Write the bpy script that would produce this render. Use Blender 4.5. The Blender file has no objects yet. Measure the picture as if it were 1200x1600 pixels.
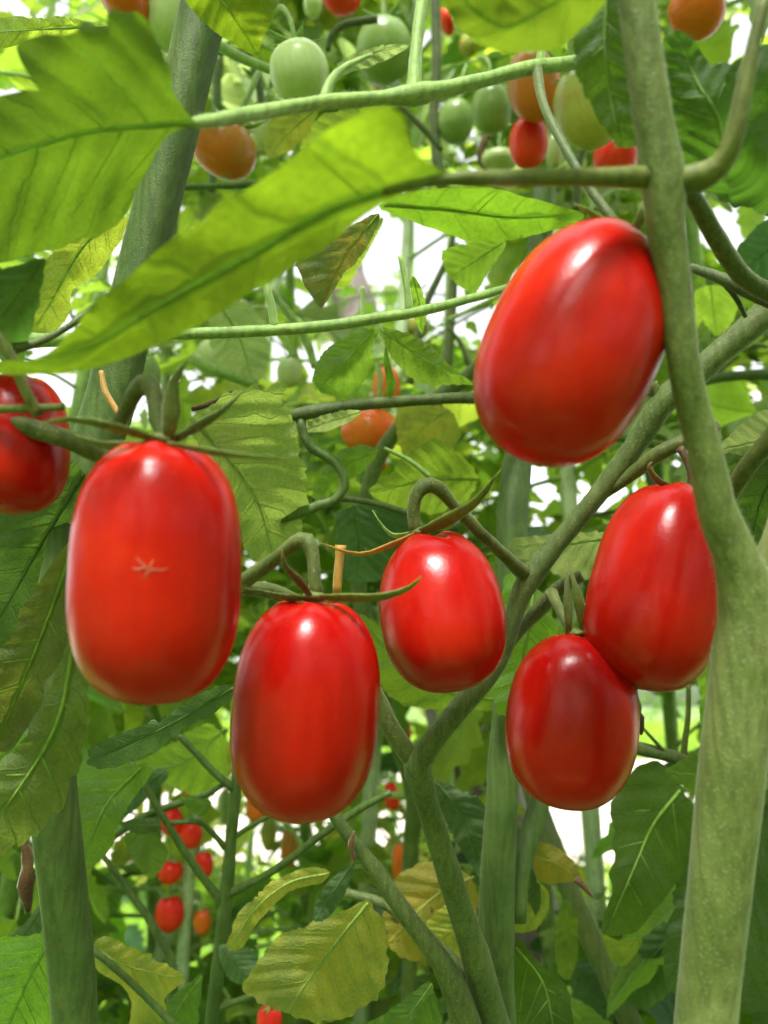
import bpy, math, random
from mathutils import Vector, Matrix, noise
from mathutils.geometry import delaunay_2d_cdt
R = math.radians
random.seed(7)
S = bpy.context.scene
COL = S.collection

# ------------------------------------------------------------------ camera
FPX = 1232.0                      # focal length in pixels of the 1200 x 1600 photograph
PITCH = 13.7
CAMZ = 0.85
cd = bpy.data.cameras.new("camera")
cam = bpy.data.objects.new("camera", cd); COL.objects.link(cam)
cam.location = (0, 0, CAMZ); cam.rotation_euler = (R(90 + PITCH), 0, 0)
cd.sensor_fit = 'VERTICAL'; cd.sensor_height = 36; cd.sensor_width = 27
cd.lens = 36 * FPX / 1600
cd.clip_start = 0.01; cd.clip_end = 500
cd.dof.use_dof = True; cd.dof.focus_distance = 0.21; cd.dof.aperture_fstop = 14
S.camera = cam
# ------------------------------------------------------------------ world, sun, exposure
SUN_EL, SUN_AZ = 57, 188          # azimuth clockwise from +Y: high, over the camera's shoulder
WINDOW = 15
w = bpy.data.worlds.new("World"); S.world = w; w.use_nodes = True
nt = w.node_tree; nt.nodes.clear()
sky = nt.nodes.new('ShaderNodeTexSky'); sky.sky_type = 'NISHITA'; sky.sun_disc = False
sky.sun_elevation = R(SUN_EL); sky.sun_rotation = R(SUN_AZ)
sky.air_density = 1.0; sky.dust_density = 4.0
hs = nt.nodes.new('ShaderNodeHueSaturation'); hs.inputs['Saturation'].default_value = 0.1
bg = nt.nodes.new('ShaderNodeBackground'); bg.inputs['Strength'].default_value = 0.15
wo = nt.nodes.new('ShaderNodeOutputWorld')
nt.links.new(sky.outputs[0], hs.inputs['Color']); nt.links.new(hs.outputs[0], bg.inputs[0]); nt.links.new(bg.outputs[0], wo.inputs[0])
sl = bpy.data.lights.new("sun", 'SUN'); sl.energy = 1.3; sl.angle = R(14); sl.color = (1, .96, .9)
sun = bpy.data.objects.new("sun", sl); COL.objects.link(sun); sun.location = (0, 0, 5)
sd = Vector((math.sin(R(SUN_AZ)) * math.cos(R(SUN_EL)), math.cos(R(SUN_AZ)) * math.cos(R(SUN_EL)), math.sin(R(SUN_EL))))
sun.rotation_euler = sd.to_track_quat('Z', 'Y').to_euler()
S.view_settings.view_transform = 'Standard'; S.view_settings.look = 'None'
S.view_settings.gamma = 1; S.view_settings.exposure = 2.08
S.view_settings.use_curve_mapping = False

CM = Matrix.Translation((0, 0, CAMZ)) @ Matrix.Rotation(R(90 + PITCH), 4, 'X')
CMI = CM.inverted()
def P(x, y, d):
    return CM @ Vector(((x - 600) / FPX * d, -(y - 800) / FPX * d, -d))
def proj(p):
    c = CMI @ p; d = -c.z
    if d <= 0.01: return None
    return (600 + c.x / d * FPX, 800 - c.y / d * FPX, d)

# ------------------------------------------------------------------ materials
class NT:
    def __init__(s, name):
        s.m = bpy.data.materials.new(name); s.m.use_nodes = True
        s.t = s.m.node_tree; s.t.nodes.clear()
    def n(s, typ, **kw):
        o = s.t.nodes.new(typ)
        for k, v in kw.items(): setattr(o, k, v)
        return o
    def l(s, a, b): s.t.links.new(a, b)
    def val(s, node, key, v):
        if hasattr(v, 'links') or isinstance(v, bpy.types.NodeSocket): s.l(v, node.inputs[key])
        else: node.inputs[key].default_value = v
    def math(s, op, a, b=0.0, c=0.0, clamp=False):
        o = s.n('ShaderNodeMath', operation=op, use_clamp=clamp)
        for i, v in enumerate((a, b, c)): s.val(o, i, v)
        return o.outputs[0]
    def mix(s, f, a, b, mode='MIX'):
        o = s.n('ShaderNodeMix', data_type='RGBA', blend_type=mode)
        s.val(o, 0, f); s.val(o, 6, a); s.val(o, 7, b)
        return o.outputs[2]
    def ramp(s, f, lo, hi):
        o = s.n('ShaderNodeMapRange', interpolation_type='SMOOTHSTEP')
        s.val(o, 0, f); s.val(o, 1, lo); s.val(o, 2, hi)
        return o.outputs[0]
    def noise(s, vec, scale, detail=2, rough=.5):
        o = s.n('ShaderNodeTexNoise'); 
        if vec is not None: s.l(vec, o.inputs['Vector'])
        o.inputs['Scale'].default_value = scale; o.inputs['Detail'].default_value = detail; o.inputs['Roughness'].default_value = rough
        return o
def c4(c): return (c[0], c[1], c[2], 1)

def leaf_mat(name, top, trans, vein=(.05, .12, .01), veinw=.6, tw=.5, rough=.5, spots=None, yel=0.0, yelc=(.5, .42, .03), spotamt=.62, bump=.5, net=.22, nv=6.5, sv=.75):
    M = NT(name)
    uv = M.n('ShaderNodeUVMap'); uv.uv_map = 'UVMap'
    sx = M.n('ShaderNodeSeparateXYZ'); 
    tc = M.n('ShaderNodeTexCoord'); oi = M.n('ShaderNodeObjectInfo')
    rv = M.n('ShaderNodeCombineXYZ'); M.l(oi.outputs['Random'], rv.inputs[0]); M.l(oi.outputs['Random'], rv.inputs[2])
    sc = M.n('ShaderNodeVectorMath', operation='SCALE'); M.l(rv.outputs[0], sc.inputs[0]); sc.inputs['Scale'].default_value = 40
    ad = M.n('ShaderNodeVectorMath', operation='ADD'); M.l(uv.outputs[0], ad.inputs[0]); M.l(sc.outputs[0], ad.inputs[1])
    wn = M.noise(ad.outputs[0], 6, 2)
    wa = M.n('ShaderNodeVectorMath', operation='MULTIPLY_ADD'); M.l(wn.outputs['Color'], wa.inputs[0]); wa.inputs[1].default_value = (.09, .12, 0); M.l(uv.outputs[0], wa.inputs[2])
    M.l(wa.outputs[0], sx.inputs[0])
    u0 = M.math('SUBTRACT', sx.outputs[0], .045); v = sx.outputs[1]
    au = M.math('ABSOLUTE', u0)
    q = M.math('MULTIPLY', M.math('SUBTRACT', v, M.math('MULTIPLY', au, .75)), nv)
    side = M.math('GREATER_THAN', u0, 0.0)
    q = M.math('ADD', q, M.math('MULTIPLY', side, .45))
    f = M.math('MULTIPLY', M.math('ABSOLUTE', M.math('SUBTRACT', M.math('FRACT', M.math('ADD', q, 10.0)), .5)), 2.0)   # 0 on the vein
    svein = M.math('SUBTRACT', 1.0, M.ramp(f, .02, .13))
    mid = M.math('SUBTRACT', 1.0, M.ramp(au, .006, .022))
    vo = M.n('ShaderNodeTexVoronoi', feature='DISTANCE_TO_EDGE'); M.l(wa.outputs[0], vo.inputs['Vector']); vo.inputs['Scale'].default_value = 26
    netv = M.math('SUBTRACT', 1.0, M.ramp(vo.outputs['Distance'], .0, .12))
    veins = M.math('MAXIMUM', M.math('MAXIMUM', M.math('MULTIPLY', svein, sv), mid), M.math('MULTIPLY', netv, net))
    # colour: slow blotches, yellowing, per object variation
    bl = M.noise(ad.outputs[0], 3.0, 4, .6)
    fine = M.noise(ad.outputs[0], 60, 3, .6)
    bf = M.ramp(bl.outputs['Fac'], .35, .7)
    def tint(col, k=.75):
        lo = c4([x * k for x in col])
        c = M.mix(bf, lo, c4(col))
        if yel: c = M.mix(M.math('MULTIPLY', M.ramp(bl.outputs['Fac'], .62 - yel * .5, .8 - yel * .35), .9), c, c4([x * (1 if k > .7 else 1) for x in yelc]))
        h = M.n('ShaderNodeHueSaturation'); M.l(c, h.inputs['Color'])
        M.l(M.math('ADD', M.math('MULTIPLY', oi.outputs['Random'], .035), .482), h.inputs['Hue'])
        M.l(M.math('ADD', M.math('MULTIPLY', M.math('FRACT', M.math('MULTIPLY', oi.outputs['Random'], 7.3)), .5), .75), h.inputs['Value'])
        c = M.mix(M.math('MULTIPLY', M.ramp(fine.outputs['Fac'], .3, .8), .25), h.outputs[0], (0, 0, 0, 1))
        if spots:
            sp = M.noise(ad.outputs[0], 7, 3, .6)
            c = M.mix(M.ramp(sp.outputs['Fac'], spotamt, spotamt + .08), c, c4(spots))
        return c
    ctop = tint(top)
    ctop = M.mix(M.math('MULTIPLY', veins, .45), ctop, c4([min(1, x * 1.7 + .02) for x in top]))
    geo = M.n('ShaderNodeNewGeometry')
    under = M.mix(.3, ctop, (.16, .24, .09, 1))
    cb = M.mix(geo.outputs['Backfacing'], ctop, under)
    ct = tint(trans)
    ct = M.mix(M.math('MULTIPLY', veins, veinw), ct, c4(vein))
    b = M.n('ShaderNodeBump'); b.inputs['Strength'].default_value = bump; b.inputs['Distance'].default_value = .0012
    hgt = M.math('ADD', M.math('MULTIPLY', veins, -1.0), M.math('MULTIPLY', fine.outputs['Fac'], .5))
    M.l(hgt, b.inputs['Height'])
    p = M.n('ShaderNodeBsdfPrincipled'); M.l(cb, p.inputs['Base Color']); p.inputs['Roughness'].default_value = rough
    p.inputs['Specular IOR Level'].default_value = .35
    p.inputs['Sheen Weight'].default_value = .25; p.inputs['Sheen Roughness'].default_value = .4
    M.l(b.outputs[0], p.inputs['Normal'])
    t = M.n('ShaderNodeBsdfTranslucent'); M.l(ct, t.inputs['Color']); M.l(b.outputs[0], t.inputs['Normal'])
    mx = M.n('ShaderNodeMixShader'); mx.inputs[0].default_value = tw
    M.l(p.outputs[0], mx.inputs[1]); M.l(t.outputs[0], mx.inputs[2])
    o = M.n('ShaderNodeOutputMaterial'); M.l(mx.outputs[0], o.inputs[0])
    return M.m

def stem_mat(name, col, col2, speck=.35, speckc=(.45, .5, .25), sheen=.5, scale=1.0):
    M = NT(name)
    tc = M.n('ShaderNodeTexCoord'); o = tc.outputs['Object']
    n1 = M.noise(o, 60 * scale, 3); n2 = M.noise(o, 1500 * scale, 3, .7); n3 = M.noise(o, 320 * scale, 3, .6)
    mp = M.n('ShaderNodeMapping'); M.l(o, mp.inputs[0]); mp.inputs['Scale'].default_value = (700 * scale, 700 * scale, 35 * scale)
    st = M.noise(mp.outputs[0], 1, 2)
    c = M.mix(M.ramp(n1.outputs['Fac'], .35, .65), c4(col), c4(col2))
    c = M.mix(M.math('MULTIPLY', M.ramp(st.outputs['Fac'], .35, .7), .55), c, c4([x * .5 for x in col]))
    n4 = M.noise(o, 130 * scale, 4, .65)
    c = M.mix(M.math('MULTIPLY', M.ramp(n4.outputs['Fac'], .45, .7), .18), c, c4([min(1, x * 1.7) for x in col2]))
    c = M.mix(M.math('MULTIPLY', M.ramp(n3.outputs['Fac'], .55, .7), .3), c, c4((.12, .1, .03)))
    c = M.mix(M.math('MULTIPLY', M.ramp(n2.outputs['Fac'], .55, .68), speck), c, c4(speckc))
    b = M.n('ShaderNodeBump'); b.inputs['Strength'].default_value = .5; b.inputs['Distance'].default_value = .0004
    M.l(M.math('ADD', n2.outputs['Fac'], M.math('MULTIPLY', st.outputs['Fac'], .8)), b.inputs['Height'])
    p = M.n('ShaderNodeBsdfPrincipled'); M.l(c, p.inputs['Base Color']); p.inputs['Roughness'].default_value = .55
    p.inputs['Specular IOR Level'].default_value = .3
    p.inputs['Sheen Weight'].default_value = sheen; p.inputs['Sheen Roughness'].default_value = .3; p.inputs['Sheen Tint'].default_value = (.85, 1, .7, 1)
    p.inputs['Subsurface Weight'].default_value = .15; p.inputs['Subsurface Radius'].default_value = (.6, 1, .2); p.inputs['Subsurface Scale'].default_value = .002
    M.l(b.outputs[0], p.inputs['Normal'])
    q = M.n('ShaderNodeOutputMaterial'); M.l(p.outputs[0], q.inputs[0])
    return M.m

def fruit_mat(name, a, b_, c_=None, rough=.24, sss=.2, speck=.10, speckc=(.7, .1, .05)):
    """a at the stalk end, b at the blossom end; UV.y runs from stalk to blossom end"""
    M = NT(name)
    tc = M.n('ShaderNodeTexCoord'); o = tc.outputs['Object']
    uv = M.n('ShaderNodeUVMap'); uv.uv_map = 'UVMap'
    sx = M.n('ShaderNodeSeparateXYZ'); M.l(uv.outputs[0], sx.inputs[0])
    n1 = M.noise(o, 55, 3, .6); n2 = M.noise(o, 1300, 2, .5); n3 = M.noise(o, 260, 3, .6)
    f = M.math('ADD', sx.outputs[1], M.math('MULTIPLY', M.math('SUBTRACT', n1.outputs['Fac'], .5), 1.1))
    c = M.mix(M.ramp(f, .1, .9), c4(a), c4(b_))
    if c_: c = M.mix(M.math('MULTIPLY', M.ramp(n1.outputs['Fac'], .5, .72), .8), c, c4(c_))
    mp = M.n('ShaderNodeMapping'); M.l(o, mp.inputs[0]); mp.inputs['Scale'].default_value = (420, 420, 22)
    st = M.noise(mp.outputs[0], 1, 2)
    c = M.mix(M.math('MULTIPLY', M.ramp(st.outputs['Fac'], .45, .75), .22), c, c4([min(1, x * 1.35) for x in b_]))
    c = M.mix(M.math('MULTIPLY', M.ramp(n2.outputs['Fac'], .62, .74), speck), c, c4(speckc))
    b = M.n('ShaderNodeBump'); b.inputs['Strength'].default_value = .12; b.inputs['Distance'].default_value = .0006
    M.l(M.math('ADD', n3.outputs['Fac'], M.math('MULTIPLY', n2.outputs['Fac'], .4)), b.inputs['Height'])
    p = M.n('ShaderNodeBsdfPrincipled'); M.l(c, p.inputs['Base Color'])
    M.l(M.math('ADD', M.math('MULTIPLY', n3.outputs['Fac'], .14), rough - .07), p.inputs['Roughness'])
    p.inputs['Specular IOR Level'].default_value = .24
    p.inputs['Subsurface Weight'].default_value = sss; p.inputs['Subsurface Radius'].default_value = (1, .25, .1); p.inputs['Subsurface Scale'].default_value = .004
    M.l(b.outputs[0], p.inputs['Normal'])
    q = M.n('ShaderNodeOutputMaterial'); M.l(p.outputs[0], q.inputs[0])
    return M.m

def plain(name, cols, scale, rough=.9, bump=.5, dist=.01, stretch=(1, 1, 1)):
    M = NT(name)
    tc = M.n('ShaderNodeTexCoord')
    mp = M.n('ShaderNodeMapping'); M.l(tc.outputs['Object'], mp.inputs[0]); mp.inputs['Scale'].default_value = stretch
    n1 = M.noise(mp.outputs[0], scale, 6, .65); n2 = M.noise(mp.outputs[0], scale * 5, 4, .7)
    c = M.mix(M.ramp(n1.outputs['Fac'], .38, .62), c4(cols[0]), c4(cols[1]))
    if len(cols) > 2: c = M.mix(M.ramp(n2.outputs['Fac'], .52, .66), c, c4(cols[2]))
    b = M.n('ShaderNodeBump'); b.inputs['Strength'].default_value = bump; b.inputs['Distance'].default_value = dist
    M.l(M.math('ADD', n1.outputs['Fac'], n2.outputs['Fac']), b.inputs['Height'])
    p = M.n('ShaderNodeBsdfPrincipled'); M.l(c, p.inputs['Base Color']); p.inputs['Roughness'].default_value = rough
    M.l(b.outputs[0], p.inputs['Normal'])
    q = M.n('ShaderNodeOutputMaterial'); M.l(p.outputs[0], q.inputs[0])
    return M.m

LM = dict(
    near=leaf_mat('leaf_near', (.06, .12, .01), (.27, .38, .012), vein=(.10, .2, .01), veinw=.65, tw=.68, bump=.2, net=.12, nv=5, sv=.7, yel=.12, yelc=(.45, .5, .03)),
    nearg=leaf_mat('leaf_near_green', (.05, .11, .01), (.19, .35, .015), vein=(.06, .16, .01), veinw=.65, tw=.65, bump=.2, net=.12, nv=5, sv=.7),
    mid=leaf_mat('leaf_mid', (.10, .20, .028), (.42, .70, .05), vein=(.12, .28, .03), veinw=.45, tw=.64),
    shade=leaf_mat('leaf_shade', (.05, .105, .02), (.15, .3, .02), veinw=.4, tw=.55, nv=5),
    bright=leaf_mat('leaf_bright', (.14, .26, .03), (.62, .86, .07), vein=(.2, .4, .04), veinw=.45, tw=.7),
    pale=leaf_mat('leaf_pale', (.26, .38, .15), (.6, .78, .22), vein=(.2, .32, .08), veinw=.5, tw=.5),
    palem=leaf_mat('leaf_pale_marked', (.24, .34, .08), (.5, .62, .1), vein=(.2, .3, .05), veinw=.5, tw=.45, yel=.25, yelc=(.4, .4, .1)),
    olive=leaf_mat('leaf_olive', (.10, .15, .03), (.3, .38, .05), tw=.5),
    dark=leaf_mat('leaf_dark', (.045, .11, .025), (.14, .3, .03), tw=.45),
    blue=leaf_mat('leaf_blue', (.065, .15, .055), (.14, .32, .07), vein=(.05, .12, .04), tw=.35, rough=.42),
    yellow=leaf_mat('leaf_yellowing', (.34, .43, .06), (.62, .74, .08), vein=(.2, .34, .04), veinw=.6, tw=.5, yel=.45, yelc=(.64, .64, .06), spots=(.3, .2, .05), spotamt=.76),
    gold=leaf_mat('leaf_gold', (.5, .40, .04), (.75, .6, .05), vein=(.45, .3, .02), tw=.5, yel=.4, yelc=(.6, .4, .03), spots=(.1, .04, .015), spotamt=.64),
    rust=leaf_mat('leaf_rust', (.14, .2, .05), (.34, .45, .07), vein=(.25, .1, .03), veinw=.8, tw=.5, yel=.4, yelc=(.5, .35, .06), spots=(.3, .12, .03), spotamt=.66),
)
SM = dict(
    near=stem_mat('stem_near', (0.090, 0.120, 0.022), (0.128, 0.150, 0.026), .12, sheen=.3),
    trunk=stem_mat('stem_trunk', (0.105, 0.150, 0.030), (0.180, 0.217, 0.068), .3, (.42, .45, .25), sheen=.2),
    center=stem_mat('stem_center', (.08, .125, .03), (.12, .165, .045), .4, (.32, .33, .16), sheen=.12),
    left=stem_mat('stem_left', (.055, .105, .02), (.09, .15, .032), .10, (.25, .32, .12), sheen=.1),
    rib=stem_mat('midrib', (.17, .30, .035), (.2, .34, .05), .05, sheen=0),
    ribp=stem_mat('midrib_pale', (.24, .34, .07), (.28, .36, .09), .05, sheen=0),
    lite=stem_mat('stem_light', (.2, .33, .08), (.26, .4, .1), .2),
    dark=stem_mat('stem_dark', (.06, .10, .025), (.09, .12, .03), .2, sheen=.3),
    truss=stem_mat('stem_truss', (.075, .105, .02), (.12, .145, .035), .25, sheen=.3),
    brown=stem_mat('stem_brown', (.13, .07, .03), (.08, .03, .015), .2),
    orange=stem_mat('stem_orange', (.5, .25, .04), (.4, .22, .05), .2),
    pale=stem_mat('stem_pale', (.36, .47, .26), (.42, .52, .3), .2),
)
FM = dict(
    red=fruit_mat('fruit_red', (.30, .0022, .002), (.42, .009, .0025)),
    redf=fruit_mat('fruit_red_far', (.7, .02, .012), (.8, .05, .015)),  # brighter copy of red: lifted shade and haze put into far fruit colour
    redo=fruit_mat('fruit_red_orange', (.33, .0035, .002), (.46, .011, .003), (.48, .016, .003)),
    orange=fruit_mat('fruit_orange', (.62, .11, .012), (.7, .16, .02), (.55, .24, .03), rough=.22),
    brown=fruit_mat('fruit_turning', (.38, .2, .05), (.6, .14, .02), (.3, .26, .07), rough=.22),
    green=fruit_mat('fruit_green', (.36, .46, .2), (.45, .52, .22), (.3, .42, .14), rough=.22, speckc=(.7, .75, .5)),
    pale=fruit_mat('fruit_pale', (.42, .55, .22), (.5, .6, .27), rough=.22, speckc=(.8, .85, .6)),
    yel=fruit_mat('fruit_yellow_green', (.26, .32, .08), (.42, .38, .08), (.3, .2, .05), rough=.25, speckc=(.5, .4, .1), speck=.4),
    dgreen=fruit_mat('fruit_dark_green', (.16, .26, .07), (.22, .32, .09), rough=.25, speckc=(.4, .5, .2)),
)

# ------------------------------------------------------------------ mesh building
class MB:
    def __init__(s): s.v, s.f, s.uv, s.mi = [], [], [], []
    def face(s, idx, mi=0): s.f.append(idx); s.mi.append(mi)
    def build(s, name, mats, parent=None, smooth=True):
        org = wloc(parent)
        me = bpy.data.meshes.new(name)
        me.from_pydata([v - org for v in s.v], [], s.f)
        if s.uv:
            ul = me.uv_layers.new(name='UVMap')
            li = [0] * len(me.loops); me.loops.foreach_get('vertex_index', li)
            flat = []
            for i in li: flat.extend(s.uv[i])
            ul.data.foreach_set('uv', flat)
        for m in (mats if isinstance(mats, (list, tuple)) else [mats]): me.materials.append(m)
        me.polygons.foreach_set('material_index', s.mi)
        me.polygons.foreach_set('use_smooth', [smooth] * len(s.f))
        me.update()
        o = bpy.data.objects.new(name, me); COL.objects.link(o)
        if parent is not None: o.parent = parent
        return o
def wloc(p):
    v = Vector((0, 0, 0))
    while p is not None: v = v + p.location; p = p.parent
    return v
def tag(o, label=None, cat=None, group=None, kind=None):
    if label: o['label'] = label
    if cat: o['category'] = cat
    if group: o['group'] = group
    if kind: o['kind'] = kind
    return o
def empty(name, loc, label, cat, group=None):
    o = bpy.data.objects.new(name, None); COL.objects.link(o); o.location = loc
    o.empty_display_size = .02
    return tag(o, label, cat, group)

def smooth_path(pts, rad, step):
    """Catmull-Rom through 3D points with radii"""
    n = len(pts)
    if n == 2: pts = [pts[0], (pts[0] + pts[1]) / 2, pts[1]]; rad = [rad[0], (rad[0] + rad[1]) / 2, rad[1]]; n = 3
    P_ = [pts[0] * 2 - pts[1]] + list(pts) + [pts[-1] * 2 - pts[-2]]
    R_ = [rad[0]] + list(rad) + [rad[-1]]
    op, orr = [], []
    for i in range(n - 1):
        p0, p1, p2, p3 = P_[i:i + 4]; r0, r1, r2, r3 = R_[i:i + 4]
        k = max(2, int((p2 - p1).length / step))
        for j in range(k):
            t = j / k; a = 2 * t**3 - 3 * t * t + 1; b = t**3 - 2 * t * t + t; c = -2 * t**3 + 3 * t * t; d = t**3 - t * t
            op.append(p1 * a + (p2 - p0) * .5 * b + p2 * c + (p3 - p1) * .5 * d)
            orr.append(r1 + (r2 - r1) * (3 * t * t - 2 * t**3))
    op.append(pts[-1].copy()); orr.append(rad[-1])
    return op, orr
def tube(mb, pts, rad, seg=12, step=None, bump=.05, flat=1.0, hairs=0, mi=0, hl=.0012, flatdir=None, ribs=0):
    """tube through world points; hairs = number of fine trichomes per mm^2-ish of length"""
    if step is None: step = max(rad) * 1.2
    pp, rr = smooth_path(pts, rad, step)
    b0 = len(mb.v); n = len(pp)
    up = Vector((0, 0, 1))
    T = []
    for i in range(n):
        t = (pp[min(i + 1, n - 1)] - pp[max(i - 1, 0)]).normalized(); T.append(t)
    nrm = T[0].orthogonal().normalized()
    if flatdir is not None: nrm = (flatdir - T[0] * flatdir.dot(T[0])).normalized()
    frames = []
    for i in range(n):
        nrm = (nrm - T[i] * nrm.dot(T[i])).normalized()
        bn = T[i].cross(nrm); frames.append((nrm.copy(), bn))
        for k in range(seg):
            a = 2 * math.pi * k / seg
            r = rr[i]
            if bump: r *= 1 + bump * 2 * noise.noise(pp[i] * (0.35 / max(r, 1e-5)) + Vector((math.cos(a), math.sin(a), 0)) * .8)
            if ribs: r *= 1 + ribs * math.cos(4 * a + i * .02)
            mb.v.append(pp[i] + nrm * math.cos(a) * r * flat + bn * math.sin(a) * r)
            if mb.uv or b0 == 0 or len(mb.uv) == len(mb.v) - 1: mb.uv.append((0.5, i / n))
    for i in range(n - 1):
        for k in range(seg):
            k2 = (k + 1) % seg
            mb.face((b0 + i * seg + k, b0 + i * seg + k2, b0 + (i + 1) * seg + k2, b0 + (i + 1) * seg + k), mi)
    mb.face(tuple(b0 + k for k in reversed(range(seg))), mi)
    mb.face(tuple(b0 + (n - 1) * seg + k for k in range(seg)), mi)
    rs = random.Random(n * 31 + seg)
    for _ in range(hairs):
        i = rs.randrange(n - 1); t = rs.random(); a = rs.random() * 2 * math.pi
        nn, bn = frames[i]; c = pp[i].lerp(pp[i + 1], t); r = rr[i] * .97
        dr = (nn * math.cos(a) + bn * math.sin(a)); q = c + dr * r
        L = hl * rs.uniform(.4, 1.3); wd = hl * .05
        tip = q + (dr + T[i] * rs.uniform(-.4, .4) + Vector((rs.uniform(-.3, .3),) * 3)).normalized() * L
        s1 = T[i] * wd; s2 = dr.cross(T[i]) * wd
        k = len(mb.v); mb.v += [q + s1, q - s1 * .5 + s2, q - s1 * .5 - s2, tip]
        if mb.uv: mb.uv += [(0, 0)] * 4
        mb.face((k, k + 1, k + 3), mi); mb.face((k + 1, k + 2, k + 3), mi); mb.face((k + 2, k, k + 3), mi)
    return pp
def stem(parent, name, px, mat, seg=12, hairs=0, bump=.06, label=None, ribs=0, hl=.0012):
    """px: list of (x, y, depth, radius in photo pixels)"""
    mb = MB(); mb.uv = []
    pts = [P(x, y, d) for x, y, d, r in px]; rad = [r * d / FPX for x, y, d, r in px]
    tube(mb, pts, rad, seg, bump=bump, hairs=hairs, ribs=ribs, hl=hl)
    mb.uv = []
    o = mb.build(name, SM[mat] if isinstance(mat, str) else mat, parent)
    if label: o['label'] = label
    return o

RIBS = {}
RIB = dict(near='rib', nearg='rib', mid='rib', dark='dark', blue='left', yellow='ribp', palem='ribp', pale='ribp', bright='lite', gold='ribp', rust='rib', olive='rib')
def cr_closed(pts, step):
    out = []; n = len(pts)
    for i in range(n):
        p0, p1, p2, p3 = (Vector(pts[(i + k - 1) % n]) for k in range(4))
        k = max(1, int((p2 - p1).length / step))
        for j in range(k):
            t = j / k; a = 2 * t**3 - 3 * t * t + 1; b = t**3 - 2 * t * t + t; c = -2 * t**3 + 3 * t * t; d = t**3 - t * t
            out.append(p1 * a + (p2 - p0) * .4 * b + p2 * c + (p3 - p1) * .4 * d)
    return out
def poly_leaf(parent, outline, mid, d, mat, tilt=None, fold=.25, droop=.15, puck=.028, label=None, serr=None, name='leaf', sub=None, wave=.055):
    """a leaf blade traced as seen, given its own distance, tilt, fold along the midrib, droop and quilting between veins"""
    xs = [p[0] for p in outline]; ys = [p[1] for p in outline]
    size = max(max(xs) - min(xs), max(ys) - min(ys)); step = max(3.0, size / 44)
    bd = cr_closed(outline, step)
    cx, cy = (max(xs) + min(xs)) / 2, (max(ys) + min(ys)) / 2
    if serr is None: serr = .010 if mat in ('near', 'nearg') else .021
    if tilt is None: tilt = (random.uniform(-.3, .3), random.uniform(.5, 1.1) if cy < 950 else random.uniform(-.1, .5))
    sdv = random.random() * 100
    bd2 = []; arc = 0.0; per = size * random.uniform(.10, .15)
    for i, p in enumerate(bd):
        q = (p - Vector((cx, cy)))
        k = serr * size * (noise.noise(Vector((p.x * 11 / size, p.y * 11 / size, sdv))) * 1.2 + noise.noise(Vector((p.x * 30 / size, p.y * 30 / size, sdv))) * .8)
        arc += (bd[i] - bd[i - 1]).length if i else 0
        if mat not in ('near', 'nearg', 'gold', 'rust'):
            ph = (arc / per + 1.5 * noise.noise(Vector((arc / size * 2.2, sdv, 1)))) % 1
            k -= size * .027 * (1 - min(1, ph * 1.25))**1.3 * (.6 + noise.noise(Vector((p.x * 5 / size, p.y * 5 / size, sdv + 3))))
        bd2.append(p + q.normalized() * k)
    nb = len(bd2)
    vin = list(bd2)
    def inside(x, y):
        c = False; j = nb - 1
        for i in range(nb):
            a, b = bd2[i], bd2[j]
            if (a.y > y) != (b.y > y) and x < (b.x - a.x) * (y - a.y) / (b.y - a.y) + a.x: c = not c
            j = i
        return c
    st = step * 1.05; y = min(ys); row = 0
    while y < max(ys):
        x = min(xs) + (row % 2) * st / 2
        while x < max(xs):
            if inside(x, y) and min((Vector((x, y)) - b).length_squared for b in bd2) > (st * .5)**2:
                vin.append(Vector((x, y)))
            x += st
        y += st * .866; row += 1
    res = delaunay_2d_cdt(vin, [], [list(range(nb))], 1, 1e-4)
    V2, _, F2 = res[0], res[1], res[2]
    mp = [Vector(m) for m in mid]
    # resample midrib
    ml, _r = smooth_path([Vector((m[0], m[1], 0)) for m in mid], [0] * len(mid), size / 30)
    acc = [0]
    for i in range(1, len(ml)): acc.append(acc[-1] + (ml[i] - ml[i - 1]).length)
    Lm = max(acc[-1], 1)
    mb = MB()
    def near_mid(v):
        best = None
        for i in range(len(ml) - 1):
            a = ml[i].xy; b = ml[i + 1].xy; ab = b - a
            t = max(0, min(1, (v - a).dot(ab) / max(ab.length_squared, 1e-9)))
            q = a + ab * t; dd = (v - q).length
            if best is None or dd < best[0]:
                best = (dd, acc[i] + t * ab.length, 1 if ab.x * (v.y - a.y) - ab.y * (v.x - a.x) > 0 else -1)
        return best
    def depth_of(v, u, vv):
        q = (vv - .75 * abs(u)) * 6.5 + (.45 if u > 0 else 0)
        f = abs((q % 1) - .5) * 2
        quilt = math.sin(min(1, f) * math.pi / 2) * min(1, abs(u) * 12)
        au = abs(u) * Lm
        z = fold * (math.sqrt(au * au + (.04 * size)**2) - .04 * size) + droop * size * (vv - .4)**2
        z -= (puck * .45 if mat in ('near', 'nearg') else puck) * size * quilt
        z += wave * size * 2 * noise.noise(Vector((v.x * 3.2 / size, v.y * 3.2 / size, sdv + 5)))
        z += tilt[0] * (v.x - cx) + tilt[1] * (v.y - cy)
        return max(d * .6, d * (1 + z / FPX))
    for v in V2:
        dd, vv, sg = near_mid(v); u = dd / Lm * sg; vv /= Lm
        mb.v.append(P(v.x, v.y, depth_of(v, u, vv))); mb.uv.append((u, vv))
    for f in F2: mb.face(tuple(f))
    o = mb.build(name, LM[mat], parent)
    pts = []; k = len(ml)
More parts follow.
